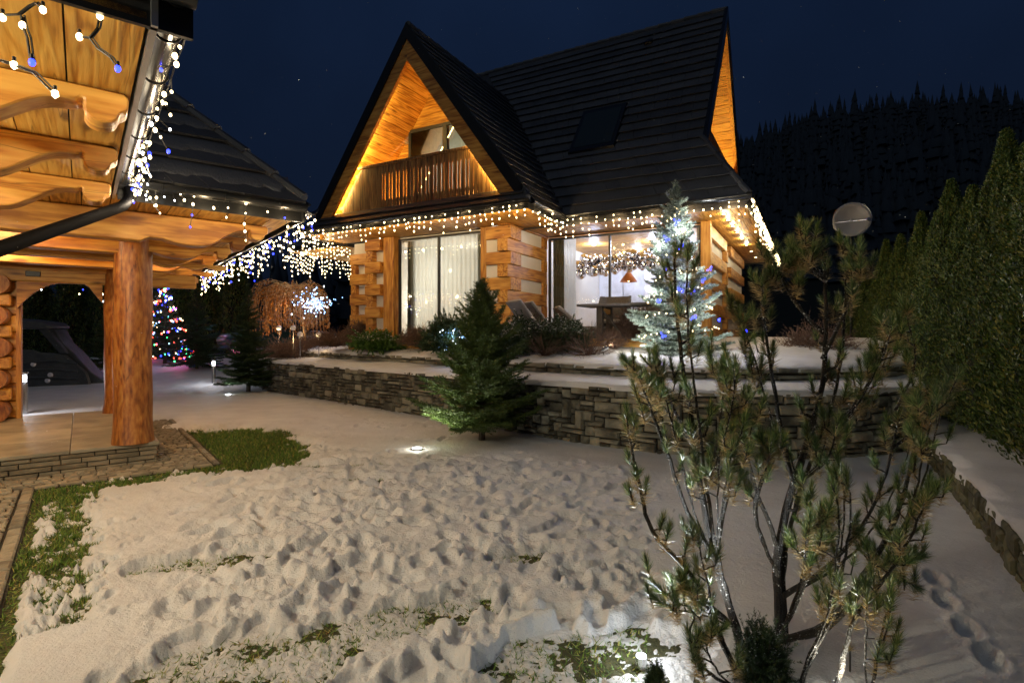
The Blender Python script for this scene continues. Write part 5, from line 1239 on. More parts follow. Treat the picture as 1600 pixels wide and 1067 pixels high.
icicles('light_string', 'dense cluster of white and blue lights at the inner corner of the porch gutters', [l2w(-.11, -3.4, 3.0), l2w(-.11, -1.85, 3.0), l2w(.28, -1.86, 3.0)], .065, (1, 3), .008, WB, 8, lampn=2, lw=5, lcol=(1, .82, .60), step=.08, sway=.035)
icicles('light_string', 'sparse hanging lights on the porch eave that runs to the right', [l2w(.3, -1.86, 2.99), l2w(1.5, -1.86, 2.99)], .19, (1, 4), .009, ['warm', 'warm', 'warm', 'blue'], 9, lampn=3, lw=5, lcol=(1, .72, .40), step=.10, sway=.03)
icicles('light_string', 'dense white and blue icicle lights along the receding far eave of the porch', [l2w(1.62, -1.85, 2.99), l2w(1.62, 6.0, 2.99)], .085, (2, 5), .0095, ['warm', 'warm', 'warm', 'white', 'warm', 'blue', 'warm', 'warm'], 10, lampn=5, lw=5, lcol=(1, .80, .52), step=.10, sway=.03)
icicles('light_string', 'loose lights strung far behind the porch, seen under its beams', [l2w(-4.0, 6.4, 2.85), l2w(.2, 6.2, 2.8)], .26, (1, 4), .014, ['warm', 'warm', 'white', 'blue', 'warm'], 11, step=.13, sway=.05)
icicles('light_string', 'tight bundle of lights hanging just left of the rear log post', [l2w(.0, 6.25, 2.85), l2w(1.0, 6.2, 2.8)], .08, (3, 6), .012, ['warm', 'warm', 'warm', 'blue'], 12, step=.12, sway=.03)
# branching strands that hang in front of the near ceiling
def strand(label, pts, bulbs, r=.011):
    t = empty('light_strand', (0, 0, 0), 0, label, 'fairy lights', 'hanging light strands under the near porch roof'); m = MB(); m.tube(pts, .0045, 5, cap=False); m.tube([Vector(p) + Vector((.008, .005, .004)) for p in pts], .0035, 4, cap=False); m.build('cable', M['black'], t)
    for p, c in bulbs:
        s = MB(); s.tube([Vector(p) + Vector((0, 0, .03)), Vector(p) + Vector((0, 0, .006))], .006, 6); s.build('socket', M['black'], t); link('bulb', bulb(r, c), None, t, loc=p)
    return t
A3 = lambda px, py, Y=2.0: at(px, py, Y)
strand('strand with three warm bulbs and a blue one at the top left corner', [A3(-6, 25), A3(28, 23), A3(45, 10), A3(55, 5), A3(66, 14)], [(A3(4, 28), 'warm'), (A3(67, 16), 'warm')])
strand('strand dropping to a blue bulb left of the first rafter', [A3(33, 25), A3(36, 42), A3(43, 60), A3(47, 90), A3(50, 98)], [(A3(35, 40), 'warm'), (A3(50, 98), 'blue')])
strand('forked strand with a large white bulb near the roof corner', [A3(158, -4, 2.2), A3(157, 20, 2.2), A3(152, 45, 2.2), A3(140, 60, 2.2), A3(126, 58, 2.2)], [(A3(157, 14, 2.2), 'warm'), (A3(156, 26, 2.2), 'warm'), (A3(124, 58, 2.2), 'warm')], .012)
strand('strand ending in a lone blue bulb beside the roof corner', [A3(140, 60, 2.2), A3(152, 76, 2.2), A3(172, 90, 2.2), A3(183, 105, 2.2)], [(A3(184, 108, 2.2), 'blue')])
strand('strand crossing the first carved rafter with two warm bulbs', [A3(-4, 94), A3(20, 102), A3(52, 114), A3(72, 134), A3(84, 145)], [(A3(22, 102), 'warm'), (A3(86, 147), 'warm')], .013)
# ---- lights on trees
def tree_lights(label, loc, h, r, n, cols, seed, rad, z0=.03, shape=.62, lampn=0, lw=2, lcol=SOFT, big=None, group=None, lean=0):
    rg = random.Random(seed); t = empty('tree_lights', (0, 0, 0), 0, label, 'fairy lights', group); m = MB(); path = []
    for i in range(n):
        s = i / n; z = h * (z0 + (.93 - z0) * s); a = s * 46 + rg.uniform(-.5, .5); rr_ = r * ((1 - s) ** shape * .93 + .05) * rg.uniform(.72, 1.02)
        q = Vector(loc) + Vector((math.cos(a) * rr_, math.sin(a) * rr_, z)); path.append(q); c = cols[rg.randrange(len(cols))]
        if i < 300: link('bulb', bulb(rad * rg.choice((1, 1, 1.4)), c), None, t, loc=q)
    m.tube(path, .003, 3, cap=False); m.build('cable', M['black'], t)
    for i in range(lampn):
        s = (i + .5) / lampn; a = -1.57 + (i % 3 - 1) * 1.0; rr_ = r * ((1 - s * .9) ** shape) + .10; lamp(Vector(loc) + Vector((math.cos(a) * rr_, math.sin(a) * rr_, h * (z0 + .85 * s))), lw, lcol, .04, parent=t)
    return t
tree_lights('warm white string wound round the tall blue spruce', bl_loc, 2.8, .82, 170, ['warm'], 21, .0095, shape=.86, lampn=9, lw=13, lcol=(1, .97, .90))
tb = empty('tree_lights', (0, 0, 0), 0, 'deep blue lamps set among the branches of the blue spruce', 'fairy lights')
for (px, py) in ((1057, 348), (1041, 373), (1066, 385), (1041, 420), (1061, 452), (1080, 455), (1083, 496), (1098, 440), (1036, 525), (1123, 500), (1028, 470), (1110, 420), (1166, 520)):
    Y = 9.75 - .55 * (1 - abs(px - 1055) / 120); q = at(px, py, Y); link('bulb', bulb(.020, 'blue'), None, tb, loc=q)
    for k in range(3): link('bulb', bulb(.011, 'blue'), None, tb, loc=q + Vector((rg.uniform(-.05, .05), rg.uniform(-.04, .04), rg.uniform(-.05, .05))))
for q in ((1048, 380), (1075, 450), (1060, 420)): lamp(at(q[0], q[1], 9.0), 2.5, (.1, .15, 1), .03, parent=tb)
tree_lights('multicoloured string on the christmas tree behind the log post', xm.location, 3.3, 1.15, 230, ['red', 'green', 'blue', 'warm', 'red', 'sky', 'blue', 'warm'], 22, .021, shape=.9, lampn=4, lw=6, lcol=(.6, .5, 1))
tl = tree_lights('red-purple glow of lights in the lowest branches of the christmas tree', Vector(xm.location) + Vector((1.1, -.6, -.15)), 1.0, .5, 40, ['red', 'blue', 'green'], 23, .02, lampn=0)
lamp(xm.location + Vector((1.3, -1.3, .35)), 6, (1, .15, .4), .05, parent=tl); lamp(xm.location + Vector((2.3, -1.0, 1.4)), 1.5, (.2, .4, 1), .05, parent=tl)
def cluster(label, c, rx, rz, n, cols, seed, rad, w, colr):
    rg = random.Random(seed); t = empty('light_net', (0, 0, 0), 0, label, 'fairy lights'); m = MB(); prev = None; pts = []
    for i in range(n):
        a = rg.uniform(0, 6.28); r = abs(rg.gauss(0, .55)); q = Vector(c) + Vector((math.cos(a) * r * rx * (1.15 + .3 * math.sin(3 * a)), rg.uniform(-.6, .1) * rx, math.sin(a) * r * rz)); pts.append(q); link('bulb', bulb(rad * rg.choice((1, .8, 1.4)), cols[i % len(cols)]), None, t, loc=q)
    pts.sort(key=lambda q: (round(q.x * 5), q.z)); m.tube(pts, .003, 3, cap=False); m.build('cable', M['black'], t); lamp(Vector(c) + Vector((0, -.75 * rx - .1, 0)), w, colr, .08, parent=t); return t
cluster('ice-blue light net on the right side of the weeping tree', at(494, 474, 16.5), .52, .42, 170, ['sky', 'white', 'sky'], 31, .014, 12, (.35, .55, 1))
cluster('ice-blue light net on the dwarf conifer behind the front spruce', at(708, 528, 11.35), .26, .26, 110, ['sky', 'white', 'sky'], 32, .009, 9, (.4, .6, 1))
# ------------------------------------------------------------------ garden lamps
def bollard(label, loc, h=.8, w=10):
    t = empty('bollard_lamp', loc, 0, label, 'garden lamp'); m = MB(); m.tube([(0, 0, -.05), (0, 0, h * .75)], .055, 16); m.build('post', M['steel'], t, smooth=True)
    m = MB(); m.tube([(0, 0, h * .97), (0, 0, h)], .062, 16); m.build('cap', M['steel'], t, smooth=True)
    for k in range(3):
        a = k * 2.1; m = MB(); m.tube([(math.cos(a) * .05, math.sin(a) * .05, h * .75), (math.cos(a) * .05, math.sin(a) * .05, h * .97)], .006, 5); m.build('strut', M['steel'], t)
    m = MB(); m.tube([(0, 0, h * .78), (0, 0, h * .94)], .035, 12); m.build('light_tube', M['glow_white'], t); lamp((0, 0, h * .86), w, (.95, .95, 1), .04, parent=t).location = (0, -.10, h * .86)
    return t
p = at(334, 588, 16.2); bollard('steel bollard lamp in the snow beside the slim spruce', (p.x, p.y, gzf(p.x, p.y)), .78, 14)
p = at(38, 632, 10.6); bollard('steel bollard lamp at the corner of the log wall at far left', (p.x, p.y, 0), .86, 22)
def ground_spot(label, loc, aim, w, spot=70, colr=(.92, .97, 1), r=.075):
    t = empty('ground_spotlight', loc, 0, label, 'ground light'); m = MB(); m.tube([(0, 0, -.04), (0, 0, .012)], r, 20); m.build('ring', M['steel'], t, smooth=True); m = MB(); m.tube([(0, 0, .013), (0, 0, .017)], r * .82, 20); m.build('lens', M['glow_white'], t)
    lamp((0, 0, .06), w, colr, .03, 'SPOT', aim=(aim[0] - loc[0], aim[1] - loc[1], aim[2] - loc[2]), spot=spot, blend=.6, parent=t); lamp((0, 0, .05), w * .03, colr, .02, parent=t); return t
ground_spot('recessed spotlight shining from the snow at the left foot of the front spruce', (-1.28, 7.35, .055), (-.55, 7.9, 1.0), 110, 85, colr=(1, .97, .80))
ground_spot('bright recessed spotlight in the snow at the lower left of the foreground pine', (.62, 2.62, .045), (1.15, 2.75, 1.3), 75, 95, r=.028)
lamp((.62, 2.66, .18), .9, (.92, .97, 1), .03)
ground_spot('added spotlight out of view at the foot of the foreground pine', (1.42, 2.34, .05), (1.3, 2.9, 1.6), 11, 100, colr=(1, .95, .80), r=.05)  # unseen extra spotlight, added to brighten the pine
p = at(384, 614, 14.2); ground_spot('small spotlight glinting under the slim spruce', (p.x - .35, 14.0, .045), (-7.05, 14.6, 1.5), 26, 90)
t = empty('spike_spotlight', onterr(943, 554, 9.6), .4, 'small grey spike spotlight on the terrace aimed at the blue spruce', 'garden lamp')
m = MB(); m.tube([(0, 0, -.1), (0, 0, .06)], .008, 6); m.build('spike', M['metal_dark'], t); m = MB(); m.tube([(-.05, 0, .08), (.0, .0, .10), (.07, .0, .13)], [.03, .045, .05], 14); m.build('head', M['steel'], t, smooth=True); m = MB(); m.tube([(.071, 0, .1305), (.074, 0, .132)], .042, 12); m.build('lens', M['glow_warm'], t)
lamp((.12, 0, .15), 12, (1, .93, .72), .03, 'SPOT', aim=(1.2, .1, .5), spot=100, parent=t)
for i, (px, py, Y, lab) in enumerate(((436, 513, 15.6, 'leftmost of the white globe stake lights under the weeping tree'), (458, 513, 15.2, 'second white globe stake light from the left under the weeping tree'), (469, 523, 14.8, 'lowest white globe stake light, left of the weeping tree trunk'), (498, 524, 15.0, 'white globe stake light right of the weeping tree trunk'))):
    p = at(px, py, Y); t = empty('stake_light', (p.x, p.y, p.z - .62), 0, lab, 'garden lamp', 'globe stake lights under the weeping tree'); m = MB(); m.tube([(0, 0, -.2), (0, 0, .56)], .012, 6); m.build('stake', M['steel'], t)
    link('globe', ball(.075, 12, 8), M['cabinet'], t, loc=(0, 0, .63)); m = MB(); m.tube([(0, 0, .54), (0, 0, .58)], [.05, .04], 10); m.build('collar', M['steel'], t)
    if i in (0, 3): lamp((0, -.12, .5), 5, (1, .62, .28), .05, parent=t)
t = empty('uplight', onterr(462, 556, 16.6), 0, 'warm uplight hidden in the shrubs at the foot of the weeping tree', 'garden lamp'); m = MB(); m.tube([(0, 0, 0), (0, 0, .1)], [.05, .06], 12); m.build('housing', M['metal_dark'], t); m = MB(); m.tube([(0, 0, .101), (0, 0, .106)], .05, 12); m.build('lens', M['glow_warm'], t)
lamp((-.1, -.1, .2), 34, (1, .55, .2), .05, parent=t); lamp((-.3, .1, 1.5), 15, (1, .50, .15), .12, parent=t)
# ------------------------------------------------------------------ satellite dish
p = at(1331, 343, 13.6); t = empty('satellite_dish', (p.x, p.y, .3), R(-26), 'round grey satellite dish on a mast beyond the far end of the thuja hedge', 'satellite dish'); hgt = p.z - .3
m = MB(); V = []; F = []; n = 36
for r in range(7):
    for k in range(n): a = k / n * 6.283; rr_ = .42 * r / 6; V.append((math.cos(a) * rr_, -.04 * 0 + .10 * (1 - (r / 6) ** 2) , hgt + math.sin(a) * rr_))
for r in range(6):
    for k in range(n): F.append((r*n + k, r*n + (k+1) % n, (r+1)*n + (k+1) % n, (r+1)*n + k))
m.add(V, F); d = m.build('reflector', M['dish'], t, smooth=True); md = d.modifiers.new('thick', 'SOLIDIFY'); md.thickness = .012
m = MB(); m.tube([(math.cos(k / 36 * 6.283) * .42, 0, hgt + math.sin(k / 36 * 6.283) * .42) for k in range(37)], .009, 6, cap=False); m.build('rim', M['steel'], t)
m = MB(); m.tube([(-.38, .02, hgt - .05), (.0, -.06, hgt - .055), (.33, -.16, hgt - .06)], .008, 6); m.build('feed_arm', M['steel'], t); MB().box(.30, .37, -.2, -.13, hgt - .1, hgt - .02).build('receiver', M['steel'], t, bev=.01); m = MB(); m.tube([(0, .14, 0), (0, .14, hgt)], .03, 8); m.build('mast', M['metal_dark'], t)
# ------------------------------------------------------------------ patio furniture
fu = 1.5
def rattan_lounger(label, u, v, rz, back=52):
    p = h2w(u, v, 0); z = 1.46; t = empty('sun_lounger', (p.x, p.y, z), rz, label, 'lounger', 'rattan sun loungers on the patio')
    MB().box(-.34, .34, -.75, .55, .06, .30).build('base', M['rattan'], t, bev=.03); t.scale = (.86, .86, .86); a = R(back); c, s = math.cos(a), math.sin(a)
    def pl(y0, y1, t0, t1, x0, x1): return [(x0, .50 + y0 * c - t0 * s, .30 + y0 * s + t0 * c), (x1, .50 + y0 * c - t0 * s, .30 + y0 * s + t0 * c), (x1, .50 + y1 * c - t0 * s, .30 + y1 * s + t0 * c), (x0, .50 + y1 * c - t0 * s, .30 + y1 * s + t0 * c)], [(x0, .50 + y0 * c - t1 * s, .30 + y0 * s + t1 * c), (x1, .50 + y0 * c - t1 * s, .30 + y0 * s + t1 * c), (x1, .50 + y1 * c - t1 * s, .30 + y1 * s + t1 * c), (x0, .50 + y1 * c - t1 * s, .30 + y1 * s + t1 * c)]
    m = MB(); m.hexa(*pl(0, .8, 0, .05, -.34, .34)); m.build('back_frame', M['rattan'], t, bev=.012)
    for k in range(3): m = MB(); m.hexa(*pl(.02 + .26 * k, .02 + .26 * k + .25, .051, .10, -.30, .30)); m.build('cushion', M['cushion'], t, bev=.015)
    MB().box(-.30, .30, -.72, .48, .30, .36).build('seat_cushion', M['cushion'], t, bev=.02)
    for x in (-.30, .26):
        for y in (-.7, .46): MB().box(x, x + .05, y, y + .05, 0, .08).build('leg', M['metal_dark'], t)
    return t
rattan_lounger('grey rattan sun lounger nearest the side wall, back raised towards the camera side', -.05, 1.05, R(118), 50); rattan_lounger('grey rattan sun lounger behind the first, its raised back next to it', -.02, 1.65, R(112), 50)
rattan_lounger('low grey rattan lounger with curved back by the sheer curtain', .62, 2.15, R(95), 40)
t = empty('patio_table', h2w(1.55, 1.55, 1.46), HROT, 'long dark wooden patio table on trestle legs before the kitchen window', 'table'); MB().box(-1.02, 1.2, -.42, .42, .70, .75).build('table_top', M['rattan'], t, bev=.008)
for x in (-.62, .80):
    MB().box(x, x + .12, -.34, -.24, 0, .70).build('leg', M['bark'], t); MB().box(x, x + .12, .24, .34, 0, .70).build('leg', M['bark'], t); MB().box(x + .02, x + .10, -.24, .24, .55, .66).build('cross_bar', M['beam_y'], t)
m = MB(); m.tube([(-.5, -.29, .60), (-.02, -.29, .02)], .025, 6); m.build('brace', M['bark'], t)
for i, (u, v, rz, lab) in enumerate(((.95, 2.3, .1, 'grey wicker tub chair at the left end behind the patio table'), (2.05, 2.3, -.1, 'grey wicker tub chair at the right end behind the patio table'))):
    t = empty('patio_chair', h2w(u, v, 1.46), HROT + rz, lab, 'chair', 'wicker chairs round the patio table'); prof = [(-.30 + .02, -.26), (-.31, .1), (-.24, .28), (0, .33), (.24, .28), (.31, .1), (.28, -.26)]
    V = []; 
    for (x, y) in prof: f = 1 if y < .2 else 1.0; V += [(x * .85, y * .85, .12), (x, y, .98 if y > 0 else .70)]
    n = len(prof); m = MB(); m.add(V, [(2*j, 2*j + 2, 2*j + 3, 2*j + 1) for j in range(n - 1)]); o = m.build('shell', M['rattan'], t, smooth=True); o.modifiers.new('s', 'SOLIDIFY').thickness = .04
    MB().box(-.25, .25, -.24, .24, .38, .46).build('seat', M['cushion'], t, bev=.02)
    for x in (-.22, .19):
        for y in (-.22, .19): MB().box(x, x + .03, y, y + .03, 0, .38).build('leg', M['metal_dark'], t)
# ------------------------------------------------------------------ inside the living room: garland of shiny balls, pendants, ring lamp, stools
ga = empty('ball_garland', h2w(.62, 4.6, 0), HROT, 'garland of shiny silver balls hanging under the living room ceiling', 'decoration'); bms = [ball(.095, 14, 8), ball(.125, 14, 8), ball(.075, 14, 8)]; rg = random.Random(4)
for b in bms: b.materials.append(M['chrome'])
cab = MB(); cab.tube([(-1.6, 0, 3.5), (-.6, .05, 3.62), (.4, 0, 3.66), (1.7, 0, 3.75)], .006, 4); cab.build('cord', M['black'], ga)
for i in range(190):
    x = rg.uniform(-1.6, 1.75); zc_ = 3.50 + .10 * x / 1.6 - .06 * abs(math.sin(x * 3)); link('ball', bms[i % 3], None, ga, loc=(x, rg.uniform(-.22, .22), zc_ + rg.uniform(-.2, .22)), rot=(0, 0, 0))
    if i % 3 == 0: link('bulb', bulb(.010, 'white' if i % 2 else 'warm'), None, ga, loc=(x, -.28 + rg.uniform(-.05, .1), zc_ + rg.uniform(-.22, .24)))
for k in range(3): lamp((-1.1 + k * 1.2, -.5, 3.5), 5, (1, .92, .95), .04, parent=ga)
for i, (u, lab) in enumerate(((.05, 'copper pendant lamp hanging at left under the ball garland'), (1.25, 'copper pendant lamp hanging at right of the window bar'))):
    t = empty('pendant_lamp', h2w(u + .25, 5.5, 0), 0, lab, 'lamp', 'copper pendants over the kitchen island'); m = MB(); m.tube([(0, 0, 3.32), (0, 0, 3.24), (0, 0, 3.12), (0, 0, 3.04)], [.03, .10, .19, .24], 20, cap=False); m.build('shade', M['copper'], t, smooth=True); m = MB(); m.tube([(0, 0, 3.95), (0, 0, 3.32)], .005, 5); m.build('cord', M['black'], t); link('bulb', ball(.035), M['glow_warm'], t, loc=(0, 0, 3.08))
t = empty('disc_lamp', h2w(1.75, 5.2, 0), 0, 'thin white disc lamp glowing above the kitchen island', 'lamp'); m = MB(); m.tube([(0, 0, 2.72), (0, 0, 2.75)], .36, 28); m.build('disc', M['cabinet'], t); m = MB(); m.tube([(0, 0, 2.712), (0, 0, 2.719)], .345, 28); m.build('light_panel', M['glow_white'], t); m = MB(); m.tube([(0, 0, 2.75), (0, 0, 3.95)], .004, 4); m.build('cord', M['black'], t); lamp((0, 0, 2.65), 14, COOL, .2, parent=t)
# ------------------------------------------------------------------ parked car behind the trees
p = at(432, 520, 23.5); cz = gzf(p.x, p.y); car = empty('parked_car', (p.x, p.y, cz - .02), R(12), 'dark green parked car with snow on its roof behind the slim spruces', 'car')
bp_ = [(-2.1, .35), (-2.15, .75), (-2.0, .95), (-1.35, 1.02), (-.75, 1.48), (.75, 1.52), (1.5, 1.05), (2.1, .98), (2.2, .7), (2.15, .35)]
m = MB(); m.prism(bp_, 'y', -.85, .85); m.build('body', M['carpaint'], car, bev=.06, smooth=True, seg=2)
m = MB(); m.prism([(-1.18, 1.02), (-.70, 1.40), (-.05, 1.43), (-.05, 1.02)], 'y', -.862, -.852); m.build('side_window', M['carglass'], car); m = MB(); m.prism([(.02, 1.02), (.02, 1.43), (.70, 1.43), (1.25, 1.05)], 'y', -.862, -.852); m.build('side_window', M['carglass'], car)
for x in (-1.35, 1.35):
    for y in (-.86, .62): w_ = MB(); w_.tube([(x, y, .33), (x, y + .24, .33)], .33, 20); o = w_.build('wheel', M['rubber'], car); w2 = MB(); w2.tube([(x, y - .004, .33), (x, y + .002, .33)], .20, 14); w2.build('rim', M['steel'], o)
V = []; 
for i in range(24):
    for j in range(10): x = -.85 + 1.75 * i / 23; y = -.80 + 1.6 * j / 9; e = min(i, 23 - i, j * 1.5, (9 - j) * 1.5) / 4; V.append((x, y, 1.50 + .08 * min(1, e) + .01 * rg.random()))
npmesh('roof_snow', V, gridfaces(24, 10), M['snow'], car, smooth=True)
V = []
for i in range(12):
    for j in range(10): x = 1.45 + .7 * i / 11; y = -.78 + 1.56 * j / 9; e = min(i, 11 - i, j, 9 - j) / 2; V.append((x, y, 1.05 - .08 * i / 11 + .07 * min(1, e)))
npmesh('hood_snow', V, gridfaces(12, 10), M['snow'], car, smooth=True)
# ------------------------------------------------------------------ grey play house with climbing wall
ph = empty('play_house', (-13.75, 16.2, gzf(-13.75, 16.2) - .03), R(14), 'grey moulded climbing play house with canopy and slide, left of the log posts', 'play equipment')
m = MB(); m.prism([(-1.6, 0), (1.25, 0), (1.12, .45), (.55, 1.0), (-.1, 1.05), (-.2, 1.12), (-1.6, 1.12)], 'y', -.35, -.25); m.build('climbing_wall', M['plastic'], ph, bev=.04, smooth=True)
m = MB(); m.hexa([(.45, -.38, 1.0), (.65, -.38, 1.0), (.65, -.2, 1.0), (.45, -.2, 1.0)], [(-.1, -.38, 1.75), (.12, -.38, 1.75), (.12, -.2, 1.75), (-.1, -.2, 1.75)]); m.build('frame_post', M['plastic'], ph, bev=.02); m = MB(); m.hexa([(-1.15, -.36, 1.1), (-1.05, -.36, 1.1), (-1.05, -.26, 1.1), (-1.15, -.26, 1.1)], [(-.95, -.36, 1.75), (-.87, -.36, 1.75), (-.87, -.26, 1.75), (-.95, -.26, 1.75)]); m.build('frame_post', M['plastic'], ph)
m = MB(); m.prism([(-1.35, 1.72), (-1.3, 1.86), (-.6, 2.02), (.1, 1.92), (.25, 1.78), (.2, 1.72)], 'y', -.5, .7); m.build('canopy', M['plastic'], ph, bev=.04, smooth=True)
m = MB(); m.prism([(.05, 1.72), (.25, 1.72), (.45, 1.3), (.72, 1.02), (1.15, .45), (1.62, .05), (1.62, 0), (1.25, 0), (.95, .4), (.5, .98), (.3, 1.2)], 'y', -.2, .45); m.build('slide', M['plastic'], ph, bev=.03, smooth=True)
for (x, z) in ((-.95, .62), (-.2, .70), (.15, .22), (.22, .38), (-1.1, .3)):
    m = MB(); m.tube([(x, -.36, z), (x, -.41, z)], [.075, .045], 10); m.build('climbing_hold', M['cabinet'], ph, smooth=True)
for k in range(3): m = MB(); m.tube([(-1.5 + .2 * k, -.37, .28 + .22 * k), (-.6, -.38, .32 + .2 * k), (.3, -.37, .30 + .25 * k), (.9, -.36, .25 + .22 * k)], .035, 6); m.build('moulded_ridge', M['plastic'], ph, smooth=True)
# distant blue-white lights beyond the house's left corner
for (px, py, c, lab) in ((536, 470, 'sky', 'tiny far-off blue lamp at the left edge of the house'), (531, 486, 'white', 'tiny far-off white street lamp low beside the house')):
    t = empty('distant_lamp', at(px, py, 60), 0, lab, 'street lamp'); m = MB(); m.tube([(0, 0, -4), (0, 0, -.1)], .06, 6); m.build('pole', M['metal_dark'], t); link('bulb', bulb(.09, c), None, t, loc=(0, -.1, 0))
# ------------------------------------------------------------------ the mountain pine in the foreground
def foreground_pine():
    root = empty('mountain_pine', (1.35, 2.75, 0), 0, 'tall open mountain pine with needle tufts and wet dark stems in the right foreground', 'pine'); O = Vector((1.35, 2.75, 0)); rs = np.random.RandomState(17); rg = random.Random(17)
    stems = [ # polylines in photo pixels with distance, root radius; last column tuft count along the upper part
        ([(1228,1120,2.75),(1222,1000,2.75),(1215,880,2.8),(1232,780,2.85),(1262,690,2.9),(1285,600,2.95),(1290,500,3.0),(1288,405,3.0)],.030,8),
        ([(1185,1120,2.65),(1150,980,2.65),(1118,880,2.7),(1095,760,2.75),(1078,640,2.8),(1062,540,2.85),(1054,440,2.85),(1056,385,2.9)],.022,8),
        ([(1175,1110,2.55),(1128,1000,2.5),(1080,900,2.5),(1020,830,2.5),(1000,760,2.55),(985,690,2.6),(978,640,2.6)],.016,6),
        ([(1120,880,2.7),(1075,800,2.65),(1040,700,2.65),(1010,620,2.7),(990,570,2.7)],.013,6),
        ([(1215,1000,2.7),(1290,975,2.6),(1350,900,2.6),(1395,820,2.65),(1420,740,2.7),(1435,650,2.75),(1440,590,2.8)],.019,7),
        ([(1222,930,2.75),(1300,880,2.8),(1360,800,2.85),(1395,700,2.9),(1405,640,2.95)],.014,5),
        ([(1218,860,2.8),(1180,760,2.85),(1150,660,2.9),(1120,590,2.95),(1105,540,2.95)],.013,5),
        ([(1262,700,2.9),(1330,640,2.95),(1375,560,3.0),(1392,500,3.05)],.012,5),
        ([(1285,560,2.95),(1320,490,3.0),(1345,430,3.0),(1330,390,3.0)],.011,6),
        ([(1287,520,3.0),(1240,470,3.0),(1215,420,3.05),(1200,395,3.05)],.011,6),
        ([(1240,760,2.85),(1215,640,2.9),(1200,540,2.95),(1190,470,3.0),(1195,430,3.0)],.013,6),
        ([(1150,980,2.65),(1115,950,2.5),(1085,930,2.45),(1065,900,2.45)],.010,4),
        ([(1170,1080,2.5),(1120,1060,2.4),(1085,1020,2.38),(1075,985,2.38)],.010,4),
        ([(1245,1100,2.45),(1262,1040,2.42),(1300,960,2.45),(1318,880,2.5),(1330,800,2.55),(1322,740,2.6)],.012,5),
        ([(1300,1130,2.4),(1310,1060,2.38),(1340,960,2.4),(1400,880,2.45),(1440,800,2.5),(1460,760,2.5)],.013,6),
        ([(1360,1130,2.3),(1365,1050,2.3),(1380,980,2.3),(1392,930,2.3)],.009,3),
        ([(1216,900,2.76),(1180,800,2.6),(1205,720,2.6),(1212,690,2.6)],.010,3),
        ([(1118,880,2.7),(1135,780,2.6),(1150,700,2.6),(1165,650,2.6)],.011,5),
        ([(1098,780,2.75),(1120,690,2.7),(1130,610,2.7),(1120,570,2.7)],.010,4),
        ([(1400,640,2.9),(1430,560,2.95),(1410,470,3.0)],.008,3),
        ([(1350,900,2.55),(1400,880,2.5),(1440,870,2.5)],.008,3),
        ([(1085,700,2.75),(1040,610,2.8),(1025,560,2.8)],.010,4),
        ([(1395,700,2.9),(1450,650,2.95),(1462,600,3.0)],.008,2),
        ([(1128,1000,2.5),(1100,890,2.45),(1090,830,2.45)],.009,3),
        ([(1240,760,2.85),(1290,720,2.75),(1310,660,2.75)],.010,4),
        ([(1290,440,3.0),(1262,400,3.0),(1255,375,3.05)],.007,3),
        ([(1150,660,2.9),(1185,600,2.9),(1190,560,2.9)],.008,3),
        ([(1222,990,2.7),(1255,900,2.65),(1262,820,2.6),(1268,760,2.6)],.010,3),
    ]
    base_n = len(stems); 
    for k_ in range(34):
        pts, r, nt = stems[rg.randrange(base_n)]
        ox, oy, od = rg.uniform(-46, 46), rg.uniform(-20, 50), rg.uniform(-.16, .16); n_ = len(pts)
        stems.append(([(x + ox * i / (n_ - 1), y + oy * (i / (n_ - 1)), d + od * i / (n_ - 1)) for i, (x, y, d) in enumerate(pts)], r * .55, max(3, nt - 1)))
    tips = []; glint = []; side = []
    for (pts, r, nt) in stems:
        P = [at(*p) - O for p in pts]; D = []
        for i in range(len(P) - 1):
            p0 = P[max(i-1, 0)]; p1 = P[i]; p2 = P[i+1]; p3 = P[min(i+2, len(P)-1)]
            for k in range(5):
                t = k / 5; D.append(.5 * ((2*p1) + (p2-p0)*t + (2*p0-5*p1+4*p2-p3)*t*t + (3*p1-p0-3*p2+p3)*t**3) + Vector((rg.uniform(-1, 1), rg.uniform(-1, 1), rg.uniform(-1, 1))) * .004)
        D.append(P[-1]); n = len(D); m = MB(); m.tube(D, [max(.0042, r * (1 - .78 * i / (n - 1)) * rg.uniform(.93, 1.1)) for i in range(n)], 9); m.build('stem', M['pine_bark'], root, smooth=True)
        tips.append((D[-1], (D[-1] - D[-3]).normalized(), 1.15))
        for q in range(int(nt * 1.7)):
            s = .40 + .58 * (q + rg.random() * .6) / int(nt * 1.7); i = min(n - 2, int(s * (n - 1))); base = D[i]; d = (D[i+1] - D[i]).normalized(); out = Vector((rg.uniform(-1, 1), rg.uniform(-1, 1), 0)); out.normalize()
            L = rg.uniform(.05, .15); d0 = (d * .4 + out * .95).normalized(); d1 = (d0 * .35 + Vector((0, 0, 1)) * 1.1).normalized(); mid = base + d0 * L * .5; e = mid + d1 * L * .65
            side.append((base, mid, e, max(.0035, r * .28))); tips.append((e, (e - mid).normalized(), rg.uniform(.7, 1.05)))
            if rg.random() < .35:
                e2 = mid + (d1 + out.cross(Vector((0,0,1))) * rg.choice((-1, 1)) * .8).normalized() * L * .6; side.append((mid, mid.lerp(e2, .5), e2, .0035)); tips.append((e2, (e2 - mid).normalized(), rg.uniform(.6, .85)))
        for _ in range(int(n * 26)):
            i = rg.randrange(n - 1); p = D[i].lerp(D[i+1], rg.random()); rr_ = max(.0042, r * (1 - .78 * i / (n - 1))); a = rg.uniform(0, 6.28); d = (D[i+1] - D[i]).normalized(); o1 = d.orthogonal().normalized(); o2 = d.cross(o1)
            glint.append(tuple(p + (o1 * math.cos(a) + o2 * math.sin(a)) * rr_ * .98))
